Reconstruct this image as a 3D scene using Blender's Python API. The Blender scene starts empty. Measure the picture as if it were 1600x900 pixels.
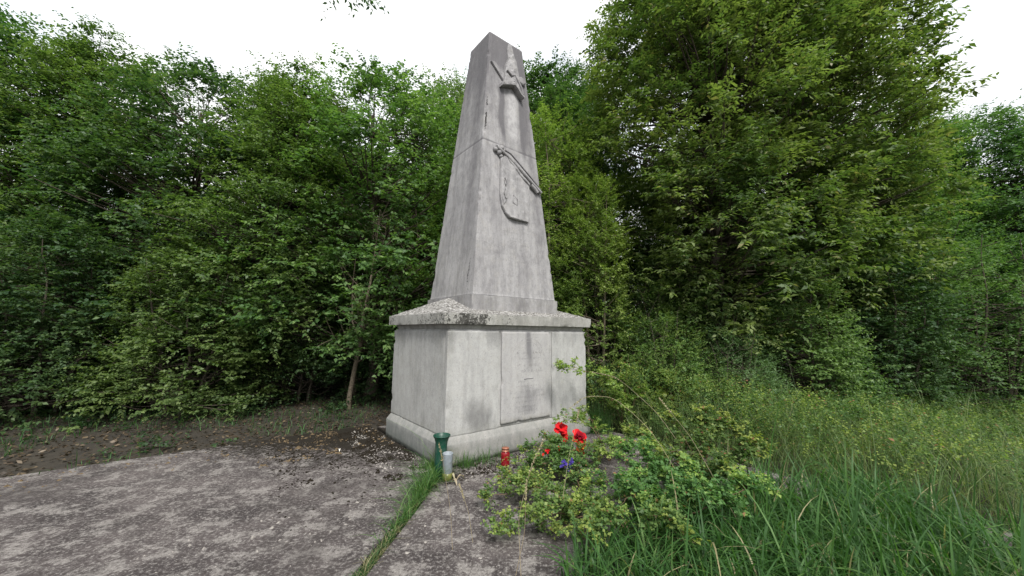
import bpy, bmesh, math, random
import numpy as np
from mathutils import Matrix, Vector, Euler
R = math.radians

# ------------------------------------------------------------------ camera, sky, sun, exposure
scene = bpy.context.scene
C = scene.collection
cam_d = bpy.data.cameras.new('camera'); cam = bpy.data.objects.new('camera', cam_d); C.objects.link(cam)
cam_d.sensor_width = 36; cam_d.lens = 579.2 / 1600 * 36; cam_d.clip_start = .05; cam_d.clip_end = 2000
cam.matrix_world = Matrix.Translation((0, 0, 1.6)) @ Euler((R(90 + 6.815), 0, 0)).to_matrix().to_4x4() @ Matrix.Rotation(R(.594), 4, 'Z')
scene.camera = cam

SUN_EL, SUN_AZ = 50, 163          # azimuth measured clockwise from +Y
world = bpy.data.worlds.new('World'); scene.world = world; world.use_nodes = True
nt = world.node_tree; nt.nodes.clear()
N = lambda t, **k: nt.nodes.new(t)
out = N('ShaderNodeOutputWorld'); mixs = N('ShaderNodeMixShader')
b1 = N('ShaderNodeBackground'); b2 = N('ShaderNodeBackground')
sky = N('ShaderNodeTexSky'); sky.sky_type = 'NISHITA'; sky.sun_disc = False
sky.sun_elevation = R(SUN_EL); sky.sun_rotation = R(SUN_AZ)
nt.links.new(sky.outputs[0], b1.inputs[0]); b1.inputs[1].default_value = .15
b2.inputs[1].default_value = .86
cn = N('ShaderNodeTexNoise'); cn.inputs['Scale'].default_value = 3.2; cn.inputs['Detail'].default_value = 6
cr_ = N('ShaderNodeValToRGB'); cr_.color_ramp.elements[0].position = .38; cr_.color_ramp.elements[0].color = (.84, .89, .95, 1)
cr_.color_ramp.elements[1].position = .56; cr_.color_ramp.elements[1].color = (1, 1, 1, 1)
nt.links.new(cn.outputs[0], cr_.inputs[0]); nt.links.new(cr_.outputs[0], b2.inputs[0])
tc = N('ShaderNodeTexCoord'); no = N('ShaderNodeTexNoise'); rp = N('ShaderNodeValToRGB'); mp = N('ShaderNodeMapping')
mp.inputs['Scale'].default_value = (1, 1, 2.2); mp.inputs['Location'].default_value = (.35, .2, .1)
no.inputs['Scale'].default_value = 2.3; no.inputs['Detail'].default_value = 5; no.inputs['Roughness'].default_value = .5
rp.color_ramp.elements[0].position = .34; rp.color_ramp.elements[0].color = (.6, .6, .6, 1)
rp.color_ramp.elements[1].position = .50; rp.color_ramp.elements[1].color = (1, 1, 1, 1)
nt.links.new(tc.outputs['Generated'], cn.inputs[0]); nt.links.new(tc.outputs['Generated'], mp.inputs[0]); nt.links.new(mp.outputs[0], no.inputs[0])
dt = N('ShaderNodeVectorMath'); dt.operation = 'DOT_PRODUCT'; dt.inputs[1].default_value = Vector((.20, .80, .56)).normalized()
mr = N('ShaderNodeMapRange'); mr.inputs[1].default_value = .955; mr.inputs[2].default_value = 1.0; mr.inputs[3].default_value = .10; mr.inputs[4].default_value = -.13
nt.links.new(tc.outputs['Generated'], dt.inputs[0]); nt.links.new(dt.outputs['Value'], mr.inputs[0])
ad = N('ShaderNodeMath'); ad.operation = 'ADD'; nt.links.new(no.outputs[0], ad.inputs[0]); nt.links.new(mr.outputs[0], ad.inputs[1])
nt.links.new(ad.outputs[0], rp.inputs[0]); nt.links.new(rp.outputs[0], mixs.inputs[0])
nt.links.new(b1.outputs[0], mixs.inputs[1]); nt.links.new(b2.outputs[0], mixs.inputs[2]); nt.links.new(mixs.outputs[0], out.inputs[0])

sd = bpy.data.lights.new('sun', 'SUN'); sd.energy = 3.0; sd.angle = R(18); sd.color = (1, .97, .92)
sun = bpy.data.objects.new('sun', sd); C.objects.link(sun)
v = Vector((math.sin(R(SUN_AZ)) * math.cos(R(SUN_EL)), math.cos(R(SUN_AZ)) * math.cos(R(SUN_EL)), math.sin(R(SUN_EL))))
sun.rotation_euler = v.to_track_quat('Z', 'Y').to_euler(); sun.location = (5, -5, 20)
vs = scene.view_settings; vs.view_transform = 'Standard'; vs.look = 'None'; vs.gamma = 1; vs.exposure = .66; vs.use_curve_mapping = False

# ------------------------------------------------------------------ helpers
rng = np.random.default_rng(7)

def setp(o, label=None, cat=None, group=None, kind=None):
    if label: o['label'] = label
    if cat: o['category'] = cat
    if group: o['group'] = group
    if kind: o['kind'] = kind
    return o

def empty(name, loc, rz=0, **k):
    o = bpy.data.objects.new(name, None); C.objects.link(o); o.location = loc; o.rotation_euler = (0, 0, rz)
    o.empty_display_size = .1
    return setp(o, **k)

def link(name, me, mat, parent=None, **k):
    o = bpy.data.objects.new(name, me); C.objects.link(o); o.parent = parent
    if mat:
        me.materials.clear()
        for m in (mat if isinstance(mat, list) else [mat]): me.materials.append(m)
    return setp(o, **k)

def mesh_np(name, V, F, attrs=None, smooth=False):
    """V (n,3), F (m,k) one polygon size"""
    me = bpy.data.meshes.new(name)
    V = np.ascontiguousarray(V, np.float32); F = np.ascontiguousarray(F, np.int32)
    me.vertices.add(len(V)); me.vertices.foreach_set('co', V.ravel())
    m, k = F.shape
    me.loops.add(m * k); me.loops.foreach_set('vertex_index', F.ravel())
    me.polygons.add(m); me.polygons.foreach_set('loop_start', np.arange(m, dtype=np.int32) * k)
    me.update(calc_edges=True)
    if smooth: me.polygons.foreach_set('use_smooth', np.ones(m, bool))
    for n, a in (attrs or {}).items():
        at = me.attributes.new(n, 'FLOAT', 'POINT'); at.data.foreach_set('value', np.ascontiguousarray(a, np.float32))
    me.update()
    return me

def join(parts):
    """parts: list of (V,F,attrs) with same k -> combined"""
    Vs, Fs, A, off = [], [], {}, 0
    for V, F, a in parts:
        Vs.append(V); Fs.append(F + off); off += len(V)
        for n in a: A.setdefault(n, []).append(a[n])
    return np.vstack(Vs), np.vstack(Fs), {n: np.concatenate(x) for n, x in A.items()}

def hash3(i, j, k, s):
    h = (i * 374761393 + j * 668265263 + k * 2147483647 + s * 1274126177) & 0xffffffff
    h = ((h ^ (h >> 13)) * 1274126177) & 0xffffffff
    return ((h ^ (h >> 16)) & 0xffff) / 65535.0

def vnoise(P, sc, s=0):
    q = np.asarray(P, float) * sc; i = np.floor(q).astype(np.int64); f = q - i; f = f * f * (3 - 2 * f)
    r = 0
    for a in (0, 1):
        for b in (0, 1):
            for c in (0, 1):
                w = (f[:, 0] if a else 1 - f[:, 0]) * (f[:, 1] if b else 1 - f[:, 1]) * (f[:, 2] if c else 1 - f[:, 2])
                r = r + w * hash3(i[:, 0] + a, i[:, 1] + b, i[:, 2] + c, s)
    return r

def fbm(P, sc, s=0, o=3):
    r, a, t = 0, 1, 0
    for k in range(o):
        r = r + a * vnoise(P, sc * 2 ** k, s + k); t += a; a *= .5
    return r / t

def norm(a):
    return a / (np.linalg.norm(a, axis=-1, keepdims=True) + 1e-9)

def tube(P, rad, k=5):
    """tapered tube along points P -> V,F(quads)"""
    P = np.asarray(P, float); n = len(P); rad = np.broadcast_to(rad, n)
    T = norm(np.gradient(P, axis=0)); ref = np.array([0, 0, 1.]) if abs(T[:, 2].mean()) < .8 else np.array([1., 0, 0])
    A = norm(np.cross(T, ref)); B = np.cross(T, A)
    an = np.arange(k) / k * 2 * np.pi
    V = (P[:, None] + rad[:, None, None] * (np.cos(an)[None, :, None] * A[:, None] + np.sin(an)[None, :, None] * B[:, None])).reshape(-1, 3)
    i = np.arange(n - 1)[:, None] * k; j = np.arange(k)[None]; j2 = (j + 1) % k
    F = np.stack([i + j, i + j2, i + k + j2, i + k + j], -1).reshape(-1, 4)
    return V, F, {}

def lathe(prof, k=28):
    prof = np.array(prof, float); n = len(prof); an = np.arange(k) / k * 2 * np.pi
    V = np.stack([prof[:, 0][:, None] * np.cos(an), prof[:, 0][:, None] * np.sin(an), np.repeat(prof[:, 1][:, None], k, 1)], -1).reshape(-1, 3)
    i = np.arange(n - 1)[:, None] * k; j = np.arange(k)[None]; j2 = (j + 1) % k
    F = np.stack([i + j, i + j2, i + k + j2, i + k + j], -1).reshape(-1, 4)
    return V, F, {}

# ------------------------------------------------------------------ materials
def mat(name):
    m = bpy.data.materials.new(name); m.use_nodes = True; t = m.node_tree; t.nodes.clear()
    o = t.nodes.new('ShaderNodeOutputMaterial'); p = t.nodes.new('ShaderNodeBsdfPrincipled'); t.links.new(p.outputs[0], o.inputs[0])
    return m, t, p, o

class NB:
    def __init__(s, t): s.t = t
    def n(s, ty, ins=None, **kw):
        x = s.t.nodes.new(ty)
        for k, v in kw.items(): setattr(x, k, v)
        for k, v in (ins or {}).items():
            if isinstance(v, bpy.types.NodeSocket): s.t.links.new(v, x.inputs[k])
            else: x.inputs[k].default_value = v
        return x
    def noise(s, vec, scale, detail=4, rough=.55, sc=None):
        if sc: vec = s.n('ShaderNodeMapping', {'Vector': vec, 'Scale': sc}).outputs[0]
        return s.n('ShaderNodeTexNoise', {'Vector': vec, 'Scale': scale, 'Detail': detail, 'Roughness': rough}).outputs[0]
    def ramp(s, v, a, b, inv=False):
        return s.n('ShaderNodeMapRange', {0: v, 1: a, 2: b, 3: 1. if inv else 0., 4: 0. if inv else 1.}, clamp=True).outputs[0]
    def mix(s, f, a, b, bt='MIX'):
        x = s.n('ShaderNodeMix', data_type='RGBA', blend_type=bt)
        for i, v in ((0, f), (6, a), (7, b)):
            if isinstance(v, bpy.types.NodeSocket): s.t.links.new(v, x.inputs[i])
            else: x.inputs[i].default_value = (*v, 1) if isinstance(v, tuple) and len(v) == 3 else v
        return x.outputs[2]
    def math(s, op, a, b=0.):
        x = s.n('ShaderNodeMath', operation=op)
        for i, v in ((0, a), (1, b)):
            if isinstance(v, bpy.types.NodeSocket): s.t.links.new(v, x.inputs[i])
            else: x.inputs[i].default_value = v
        return x.outputs[0]
    def attr(s, n): return s.n('ShaderNodeAttribute', attribute_name=n).outputs['Fac']
    def obj(s): return s.n('ShaderNodeTexCoord').outputs['Object']
    def bump(s, h, st, d):
        return s.n('ShaderNodeBump', {'Height': h, 'Strength': st, 'Distance': d}).outputs[0]

def stone_mat(name, base, dark, lichen=.0, warm=(.36, .34, .30), chips=0., grain=1., streaks=.42):
    m, t, p, o = mat(name); b = NB(t); co = b.obj()
    big = b.noise(co, 1.7, 5, .6); mid = b.noise(co, 9, 5, .65); fine = b.noise(co, 95, 3, .7); streak = b.noise(co, 1., 5, .65, (9, 9, .7))
    c = b.mix(b.ramp(big, .3, .7), tuple(x * .9 for x in base), tuple(min(1, x * 1.1) for x in base))
    c = b.mix(b.math('MULTIPLY', b.ramp(mid, .5, .75), .35), c, warm)
    c = b.mix(b.math('MULTIPLY', b.ramp(streak, .42, .68), streaks), c, dark)
    st = b.attr('stain')
    stn = b.ramp(b.math('ADD', st, b.math('MULTIPLY', b.math('SUBTRACT', b.noise(co, 14, 5, .7, (1, 1, .5)), .5), .9)), .25, .95)
    c = b.mix(b.math('MULTIPLY', stn, .8), c, dark)
    c = b.mix(b.math('MULTIPLY', b.ramp(st, -.1, -1.), .7), c, tuple(min(1, x * 1.4) for x in base))
    gr = b.attr('green')
    c = b.mix(b.math('MULTIPLY', gr, b.ramp(b.noise(co, 22, 4), .3, .7)), c, (.13, .13, .06))
    # pitted speckles
    sp = b.ramp(b.noise(co, 60, 2, .5), .63, .72)
    c = b.mix(b.math('MULTIPLY', sp, .45), c, dark)
    wh = b.ramp(b.noise(co, 48, 2, .5), .66, .74)
    c = b.mix(b.math('MULTIPLY', wh, .35), c, tuple(min(1, x * 1.35) for x in base))
    # black crust lichen, where the 'crust' attribute allows it
    cr = b.attr('crust')
    crm = b.ramp(b.math('ADD', cr, b.math('MULTIPLY', b.math('SUBTRACT', b.noise(co, 38, 4, .75), .5), 2.6)), .85, 1.0)
    c = b.mix(b.math('MULTIPLY', crm, .92), c, (.018, .017, .014))
    c = b.mix(b.math('MULTIPLY', b.ramp(fine, .35, .65), .36), c, b.mix(1., c, (.6, .6, .6), 'MULTIPLY'))
    c = b.mix(b.math('MULTIPLY', b.ramp(b.noise(co, 11, 6, .8, (1, 1, .6)), .54, .40), streaks * .8), c, dark)
    h = b.math('ADD', b.math('MULTIPLY', fine, .5 * grain), b.math('MULTIPLY', mid, 1.))
    if chips:
        vo = b.n('ShaderNodeTexVoronoi', {'Vector': b.n('ShaderNodeMapping', {'Vector': co, 'Scale': (38, 60, 38), 'Rotation': (0, 0, .5)}).outputs[0], 'Scale': 1.}, feature='F1')
        ch = b.ramp(b.n('ShaderNodeSeparateColor', {0: vo.outputs['Color']}).outputs[0], .0, 1.)
        c = b.mix(b.math('MULTIPLY', b.ramp(ch, .72, .78), chips), c, (.42, .41, .40))
        c = b.mix(b.math('MULTIPLY', b.ramp(ch, .34, .26), chips), c, (.06, .055, .05))
        h = b.math('ADD', h, b.math('MULTIPLY', ch, 2.5))
    t.links.new(c, p.inputs['Base Color']); p.inputs['Roughness'].default_value = .92; p.inputs['Specular IOR Level'].default_value = .2
    t.links.new(b.bump(h, .55, .006), p.inputs['Normal'])
    return m

M_shaft = stone_mat('weathered_stone', (.345, .338, .34), (.11, .105, .113))
M_die = stone_mat('pale_stone', (.41, .408, .398), (.15, .149, .147), streaks=.25)
M_panel = stone_mat('panel_stone', (.405, .397, .392), (.145, .142, .15), streaks=.2)
M_cap = stone_mat('cap_stone', (.38, .375, .355), (.15, .147, .138))
M_roof = stone_mat('cap_slope_stone', (.29, .28, .27), (.1, .097, .09), chips=.75)
M_plinth = stone_mat('plinth_stone', (.32, .312, .298), (.10, .117, .11), streaks=.3)

def leaf_mat(name, dark, mid, light, trans=.35, spec=.35, odd=None):
    m, t, p, o = mat(name); b = NB(t)
    tint = b.attr('tint')
    rr = b.n('ShaderNodeValToRGB', {0: tint}); e = rr.color_ramp.elements
    e[0].position = 0; e[0].color = (*dark, 1); e[1].position = 1; e[1].color = (*light, 1)
    x = e.new(.5); x.color = (*mid, 1)
    if odd:
        x = e.new(.96); x.color = (*light, 1); e[-1].color = (*odd, 1)
    oi = b.n('ShaderNodeObjectInfo').outputs['Random']
    hs = b.n('ShaderNodeHueSaturation', {'Hue': b.math('ADD', .485, b.math('MULTIPLY', oi, .03)), 'Saturation': .9, 'Value': b.math('ADD', .85, b.math('MULTIPLY', oi, .3)), 'Color': rr.outputs[0]}).outputs[0]
    t.links.new(hs, p.inputs['Base Color']); p.inputs['Roughness'].default_value = .5; p.inputs['Specular IOR Level'].default_value = spec
    tr = t.nodes.new('ShaderNodeBsdfTranslucent'); t.links.new(b.mix(1., hs, (1.15, 1.35, .55), 'MULTIPLY'), tr.inputs[0])
    ms = t.nodes.new('ShaderNodeMixShader'); ms.inputs[0].default_value = trans + .06
    t.links.new(p.outputs[0], ms.inputs[1]); t.links.new(tr.outputs[0], ms.inputs[2]); t.links.new(ms.outputs[0], o.inputs[0])
    return m

L_mid = leaf_mat('leaf_mid_green', (.036, .082, .022), (.080, .158, .036), (.17, .26, .065))
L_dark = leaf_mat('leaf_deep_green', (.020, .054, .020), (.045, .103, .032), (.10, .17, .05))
L_pale = leaf_mat('leaf_pale_green', (.06, .12, .045), (.115, .21, .080), (.21, .31, .14))
L_lime = leaf_mat('leaf_yellow_green', (.06, .125, .022), (.14, .24, .044), (.27, .36, .08))
L_tall = leaf_mat('leaf_ash_green', (.036, .085, .022), (.085, .165, .040), (.20, .28, .075), odd=(.30, .29, .12))
L_bush = leaf_mat('leaf_bush', (.04, .10, .03), (.10, .20, .042), (.28, .36, .06), odd=(.30, .14, .06))
L_grass = leaf_mat('grass_blades', (.022, .065, .014), (.05, .135, .022), (.14, .24, .05), odd=(.33, .28, .15))
L_meadow = leaf_mat('meadow_grass_blades', (.05, .11, .03), (.115, .20, .055), (.25, .28, .11), odd=(.42, .36, .22))
L_dry = leaf_mat('dry_grass', (.22, .17, .10), (.34, .28, .17), (.46, .39, .26), trans=.2)

def simple(name, col, rough=.6, spec=.4, metal=0, bump=None, var=.25):
    m, t, p, o = mat(name); b = NB(t); co = b.obj()
    n = b.noise(co, bump or 12, 4, .6)
    c = b.mix(b.ramp(n, .3, .7), tuple(x * (1 - var) for x in col), tuple(min(1, x * (1 + var)) for x in col))
    t.links.new(c, p.inputs['Base Color']); p.inputs['Roughness'].default_value = rough; p.inputs['Metallic'].default_value = metal
    p.inputs['Specular IOR Level'].default_value = spec
    t.links.new(b.bump(n, .3, .004), p.inputs['Normal'])
    return m
M_bark = simple('bark', (.09, .075, .06), .9, .1, bump=30, var=.45)
M_barkp = simple('bark_pale', (.17, .14, .105), .9, .1, bump=30, var=.35)
M_twig = simple('cane', (.12, .08, .05), .7, .2, bump=40)

# ------------------------------------------------------------------ ground
def ground_mats():
    m, t, p, o = mat('soil'); b = NB(t); co = b.obj()
    n = b.noise(co, 3, 6, .7); f = b.noise(co, 40, 4, .7)
    c = b.mix(b.ramp(n, .35, .65), (.018, .015, .011), (.042, .034, .023)); c = b.mix(b.ramp(f, .6, .7), c, (.075, .06, .04))
    t.links.new(c, p.inputs['Base Color']); p.inputs['Roughness'].default_value = 1
    t.links.new(b.bump(f, .8, .02), p.inputs['Normal'])
    m2, t, p, o = mat('old_concrete'); b = NB(t); co = b.obj()
    n = b.noise(co, 1.6, 6, .65); mid = b.noise(co, 5, 7, .75); f = b.noise(co, 38, 5, .8); g = b.noise(co, 160, 2, .6)
    c = b.mix(b.ramp(n, .38, .62), (.040, .034, .035), (.108, .093, .091))
    c = b.mix(b.math('MULTIPLY', b.ramp(mid, .50, .58), .75), c, (.28, .26, .245))      # lichen blotches
    c = b.mix(b.math('MULTIPLY', b.ramp(f, .52, .62), .7), c, (.36, .34, .32))
    c = b.mix(b.math('MULTIPLY', b.ramp(f, .47, .37), .85), c, (.04, .034, .03))
    c = b.mix(b.math('MULTIPLY', b.ramp(g, .55, .45), .35), c, (.06, .052, .05))
    c = b.mix(b.math('MULTIPLY', b.ramp(b.noise(co, .9, 5, .7), .52, .62), .5), c, (.05, .044, .042))
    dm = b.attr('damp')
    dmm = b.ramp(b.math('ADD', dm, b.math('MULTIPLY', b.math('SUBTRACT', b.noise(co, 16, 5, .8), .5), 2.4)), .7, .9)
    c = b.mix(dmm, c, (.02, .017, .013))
    t.links.new(c, p.inputs['Base Color']); p.inputs['Roughness'].default_value = .95; p.inputs['Specular IOR Level'].default_value = .15
    h = b.math('ADD', b.math('MULTIPLY', mid, 1.), b.math('MULTIPLY', f, .8))
    t.links.new(b.bump(h, .8, .012), p.inputs['Normal'])
    return m, m2
M_soil, M_conc = ground_mats()

MX, MY, MA = -.322, 6.077, R(38.397)
def m2w(x, y, z=0):
    return np.array([MX + x * math.cos(MA) - y * math.sin(MA), MY + x * math.sin(MA) + y * math.cos(MA), z])
def w2m(P):
    P = np.atleast_2d(P); x = P[:, 0] - MX; y = P[:, 1] - MY
    return np.stack([x * math.cos(MA) + y * math.sin(MA), -x * math.sin(MA) + y * math.cos(MA)], -1)

# soil sheet reaching the horizon, slightly rising and uneven away from the paving
def gz(P):
    P = np.atleast_2d(P); q = w2m(P)
    d = np.maximum(np.maximum(np.abs(q[:, 0] + 2.2) - 4.3, np.abs(q[:, 1] + 1.6) - 3.6), 0)
    s = np.clip(d / 2, 0, 1)
    P3 = np.c_[P[:, :2], np.zeros(len(P))]
    return -.045 + s * (.07 + .28 * (fbm(P3, .45, 3) - .4)) * np.clip(60 / (60 + np.hypot(P[:, 0], P[:, 1])), 0, 1)
g1 = np.r_[-600, -200, -80, -40, np.arange(-20, 20.1, .4), 40, 80, 200, 600]
GX, GY = np.meshgrid(g1, g1 + 6, indexing='ij'); P = np.stack([GX.ravel(), GY.ravel()], -1)
n = len(g1); i, j = np.meshgrid(np.arange(n - 1), np.arange(n - 1), indexing='ij'); a = (i * n + j).ravel()
link('ground', mesh_np('ground', np.c_[P, gz(P)], np.stack([a, a + n, a + n + 1, a + 1], -1), smooth=True), M_soil, kind='structure')

def slab(name, poly):
    """concrete slab polygon in monument plan coordinates, top at z=0, cut into a fine grid by a fan"""
    bm = bmesh.new(); c = [m2w(x, y) for x, y in poly]
    top = [bm.verts.new((p[0], p[1], 0)) for p in c]; f = bm.faces.new(top)
    if f.normal.z < 0: f.normal_flip()
    r = bmesh.ops.extrude_face_region(bm, geom=[f]); 
    for v_ in r['geom']:
        if isinstance(v_, bmesh.types.BMVert): v_.co.z -= .14
    bmesh.ops.recalc_face_normals(bm, faces=bm.faces[:])
    for k in range(5): bmesh.ops.subdivide_edges(bm, edges=[e for e in bm.edges if e.calc_length() > .14], cuts=1, use_grid_fill=True)
    bmesh.ops.triangulate(bm, faces=bm.faces[:])
    me = bpy.data.meshes.new(name); bm.to_mesh(me); bm.free()
    V = np.empty(len(me.vertices) * 3, np.float32); me.vertices.foreach_get('co', V); V = V.reshape(-1, 3)
    q = w2m(V)
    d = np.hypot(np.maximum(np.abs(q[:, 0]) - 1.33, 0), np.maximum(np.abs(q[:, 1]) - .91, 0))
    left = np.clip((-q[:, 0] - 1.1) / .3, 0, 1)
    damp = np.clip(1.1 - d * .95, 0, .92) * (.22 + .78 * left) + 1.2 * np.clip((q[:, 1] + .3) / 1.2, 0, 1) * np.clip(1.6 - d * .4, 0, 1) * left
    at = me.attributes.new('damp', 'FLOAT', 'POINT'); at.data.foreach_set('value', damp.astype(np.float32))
    link(name, me, M_conc, kind='structure')
g = .035
# mitred joint runs from the near corner of the plinth outward
slab('pavement', [(-1.30 + g, -.90), (-2.0 + g, -1.62 - g), (-3.2 + g, -2.86), (-4.6, -4.4), (-4.6, -5.2), (1.75, -5.2), (1.72, -2.1), (1.66, 1.5), (-1.30 + g, 1.5)])
slab('pavement', [(-1.30 - g, 1.7), (-6.3, 1.7), (-6.3, -5.2), (-4.72, -5.2), (-4.72, -4.38), (-3.2 - g, -2.8), (-2.0 - g, -1.58), (-1.30 - g, -.86)])

# ------------------------------------------------------------------ monument
mon = empty('stone_monument', (MX, MY, 0), MA, label='tall weathered grey stone obelisk on a wide block pedestal, with carved reliefs on its front', cat='monument')

def ring(hw, hd, r, n1, n2):
    """rounded rectangle outline; n1 points along x sides, n2 along y sides"""
    pts = []
    arc = [R(a) for a in (15, 45, 75)]
    def corner(cx, cy, a0): return [(cx + r * math.cos(a0 + a), cy + r * math.sin(a0 + a)) for a in arc]
    ex = [(-hw + r) + (2 * hw - 2 * r) * i / n1 for i in range(n1 + 1)]; ey = [(-hd + r) + (2 * hd - 2 * r) * i / n2 for i in range(n2 + 1)]
    pts += [(x, -hd) for x in ex] + corner(hw - r, -hd + r, -math.pi / 2)
    pts += [(hw, y) for y in ey] + corner(hw - r, hd - r, 0)
    pts += [(x, hd) for x in ex[::-1]] + corner(-hw + r, hd - r, math.pi / 2)
    pts += [(-hw, y) for y in ey[::-1]] + corner(-hw + r, -hd + r, math.pi)
    return pts

def loft(name, levels, m, n1=30, n2=22, wear=.004, stainf=None, parent=mon, closed=True, chip=.012, seed=0, ox=0, oy=0, **k):
    """levels (z, hw, hd, r)"""
    rs = [np.c_[np.array(ring(a, b, r, n1, n2)), np.full(2 * (n1 + n2 + 2) + 12, z)] for z, a, b, r in levels]
    nn = len(rs[0]); V = np.vstack(rs)
    hw = np.repeat([l[1] for l in levels], nn); hd = np.repeat([l[2] for l in levels], nn)
    # wear: gentle waviness, chips at the arrises
    ed = np.exp(-np.minimum.reduce([np.hypot(np.abs(V[:, 0]) - hw, np.abs(V[:, 1]) - hd)]) / .02)
    zs = V[:, 2]; ze = np.exp(-np.minimum(zs - zs.min(), zs.max() - zs) / .015)
    w = (fbm(V, 5, seed) - .5) * wear * 2
    chips = np.clip(fbm(V, 13, seed + 9, 4) - .60, 0, 1) * chip * 14 * np.clip(np.maximum(ed, .5 * ze), 0, 1)
    ce = norm(np.c_[V[:, 0] / hw, V[:, 1] / hd, 0 * zs])
    V = V + ce * (w - np.clip(chips, 0, chip * 1.6))[:, None]
    F = []
    i = np.arange(len(rs) - 1)[:, None] * nn; j = np.arange(nn)[None]; j2 = (j + 1) % nn
    F = np.stack([i + j, i + j2, i + nn + j2, i + nn + j], -1).reshape(-1, 4)
    if closed:   # top and bottom fans as degenerate-free quads pairs
        cT = len(V); V = np.vstack([V, [[0, 0, zs.max()]], [[0, 0, zs.min()]]])
        t0 = (len(rs) - 1) * nn; jj = np.arange(0, nn - 1, 2)
        ft = np.stack([np.full(len(jj), cT), t0 + jj, t0 + jj + 1, t0 + (jj + 2) % nn], -1)
        fb = np.stack([np.full(len(jj), cT + 1), (jj + 2) % nn, jj + 1, jj], -1)
        F = np.vstack([F, ft, fb])
    V[:, 0] += ox; V[:, 1] += oy
    at = dict(stain=np.zeros(len(V)), crust=np.zeros(len(V)), green=np.zeros(len(V)))
    if stainf: at.update(stainf(V))
    me = mesh_np(name, V, F, at, smooth=True)
    return link(name, me, m, parent, **k)

def lv(z0, z1, a0, a1, n, r=.012):
    """straight tapered levels with small rounded ends"""
    L = []
    for t in np.r_[0, .004, np.linspace(.02, .98, n), .996, 1]:
        L.append((z0 + (z1 - z0) * t, a0[0] + (a1[0] - a0[0]) * t, a0[1] + (a1[1] - a0[1]) * t, r))
    e = r * .7
    L[0] = (z0, L[0][1] - e, L[0][2] - e, r); L[-1] = (z1, L[-1][1] - e, L[-1][2] - e, r)
    return L
def G(x, c, s): return np.exp(-((x - c) / s) ** 2)
def S(x, a, b): t = np.clip((x - a) / (b - a), 0, 1); return t * t * (3 - 2 * t)

# plinth with sloping top
def st_plinth(V):
    x, y, z = V.T; nz = fbm(V, 5, 4)
    lf = S(-x, 1.1, 1.3)
    return dict(stain=.35 * lf + .25 * (nz - .3) + .35 * G(z, 0, .1) + .2 * (z < .26), green=.8 * G(x, -1.25, .18) * G(y, -.95, .3) * S(.26 - z, -.02, .12) + .55 * G(z, 0, .05), crust=.25 * G(z, 0, .06) + .12)
P_L = [(0, 1.334, .914, .015), (.06, 1.334, .914, .015), (.13, 1.334, .914, .015), (.2, 1.334, .914, .015), (.25, 1.334, .914, .015), (.261, 1.33, .91, .015), (.3, 1.305, .893, .015), (.334, 1.285, .882, .015), (.341, 1.275, .875, .015)]
loft('plinth', P_L, M_plinth, 60, 40, .004, st_plinth, seed=2)
# pedestal core
def st_die(V):
    x, y, z = V.T; nz = fbm(V, 3, 14)
    front = y < -.82; left = x < -1.2
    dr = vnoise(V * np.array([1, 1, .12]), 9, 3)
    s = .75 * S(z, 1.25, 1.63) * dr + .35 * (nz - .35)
    s = s + front * (.95 * G(x, -.78, .17) * G(z, .50, .22) + .35 * G(x, -.95, .1) * G(z, .6, .3) + .25 * G(x, -.62, .08) * S(1.6 - z, 0, 1.2) + .3 * G(x, -.84, .03) * G(z, 1.3, .4) + .25 * G(x, .95, .08) * G(z, .6, .3))
    s = s + left * (.12 + .6 * G(y, -.3, .012) * G(z, .45, .13))
    return dict(stain=s, green=.25 * left * nz + .2 * G(z, .36, .06), crust=0 * x)
loft('pedestal_core', lv(.342, 1.634, (1.262, .862), (1.256, .858), 24), M_die, 40, 30, .002, st_die, seed=5)
# dressed facing blocks: two front piers, one facing each on sides and back
def block(name, x0, x1, y0, y1, z0, z1, m, stf=None, seed=0, tx=0, ty=0, parent=mon, wear=.002, chip=.014, nx=14, **k):
    cx, cy = (x0 + x1) / 2, (y0 + y1) / 2
    def f(V): return stf(V) if stf else {}
    return loft(name, lv(z0, z1, ((x1 - x0) / 2, (y1 - y0) / 2), ((x1 - x0) / 2 + tx, (y1 - y0) / 2 + ty), 26, .007), m, nx, 5 if y1 - y0 < .3 else 30, wear, f, parent, seed=seed, ox=cx, oy=cy, chip=chip, **k)
block('facing_block', -1.281, -.502, -.878, -.80, .337, 1.612, M_die, st_die, 21)
block('facing_block', .502, 1.277, -.878, -.80, .337, 1.612, M_die, st_die, 22)
block('facing_block', -1.2805, -1.20, -.798, .878, .337, 1.612, M_die, st_die, 23, nx=5)
block('facing_block', 1.20, 1.277, -.798, .878, .337, 1.612, M_die, st_die, 24, nx=5)
# inscription panel
def st_panel(V):
    x, y, z = V.T; nz = fbm(V, 6, 31)
    xc = .02 * np.sin(z * 7)
    s = 1.25 * G(x, .03 + xc, .05) * S(z, .95, 1.6) + .5 * G(x, .03, .16) * G(z, 1.2, .28) + .8 * G(x, .05, .26) * G(z, .72, .16) + .75 * G(x, .02, .2) * G(z, .52, .08)
    return dict(stain=s * (.6 + .7 * nz), crust=0 * x, green=.35 * G(z, .40, .04))
panel = block('inscription_panel', -.455, .457, -.892, -.80, .385, 1.606, M_panel, st_panel, 25, chip=.02, nx=34)

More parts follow.
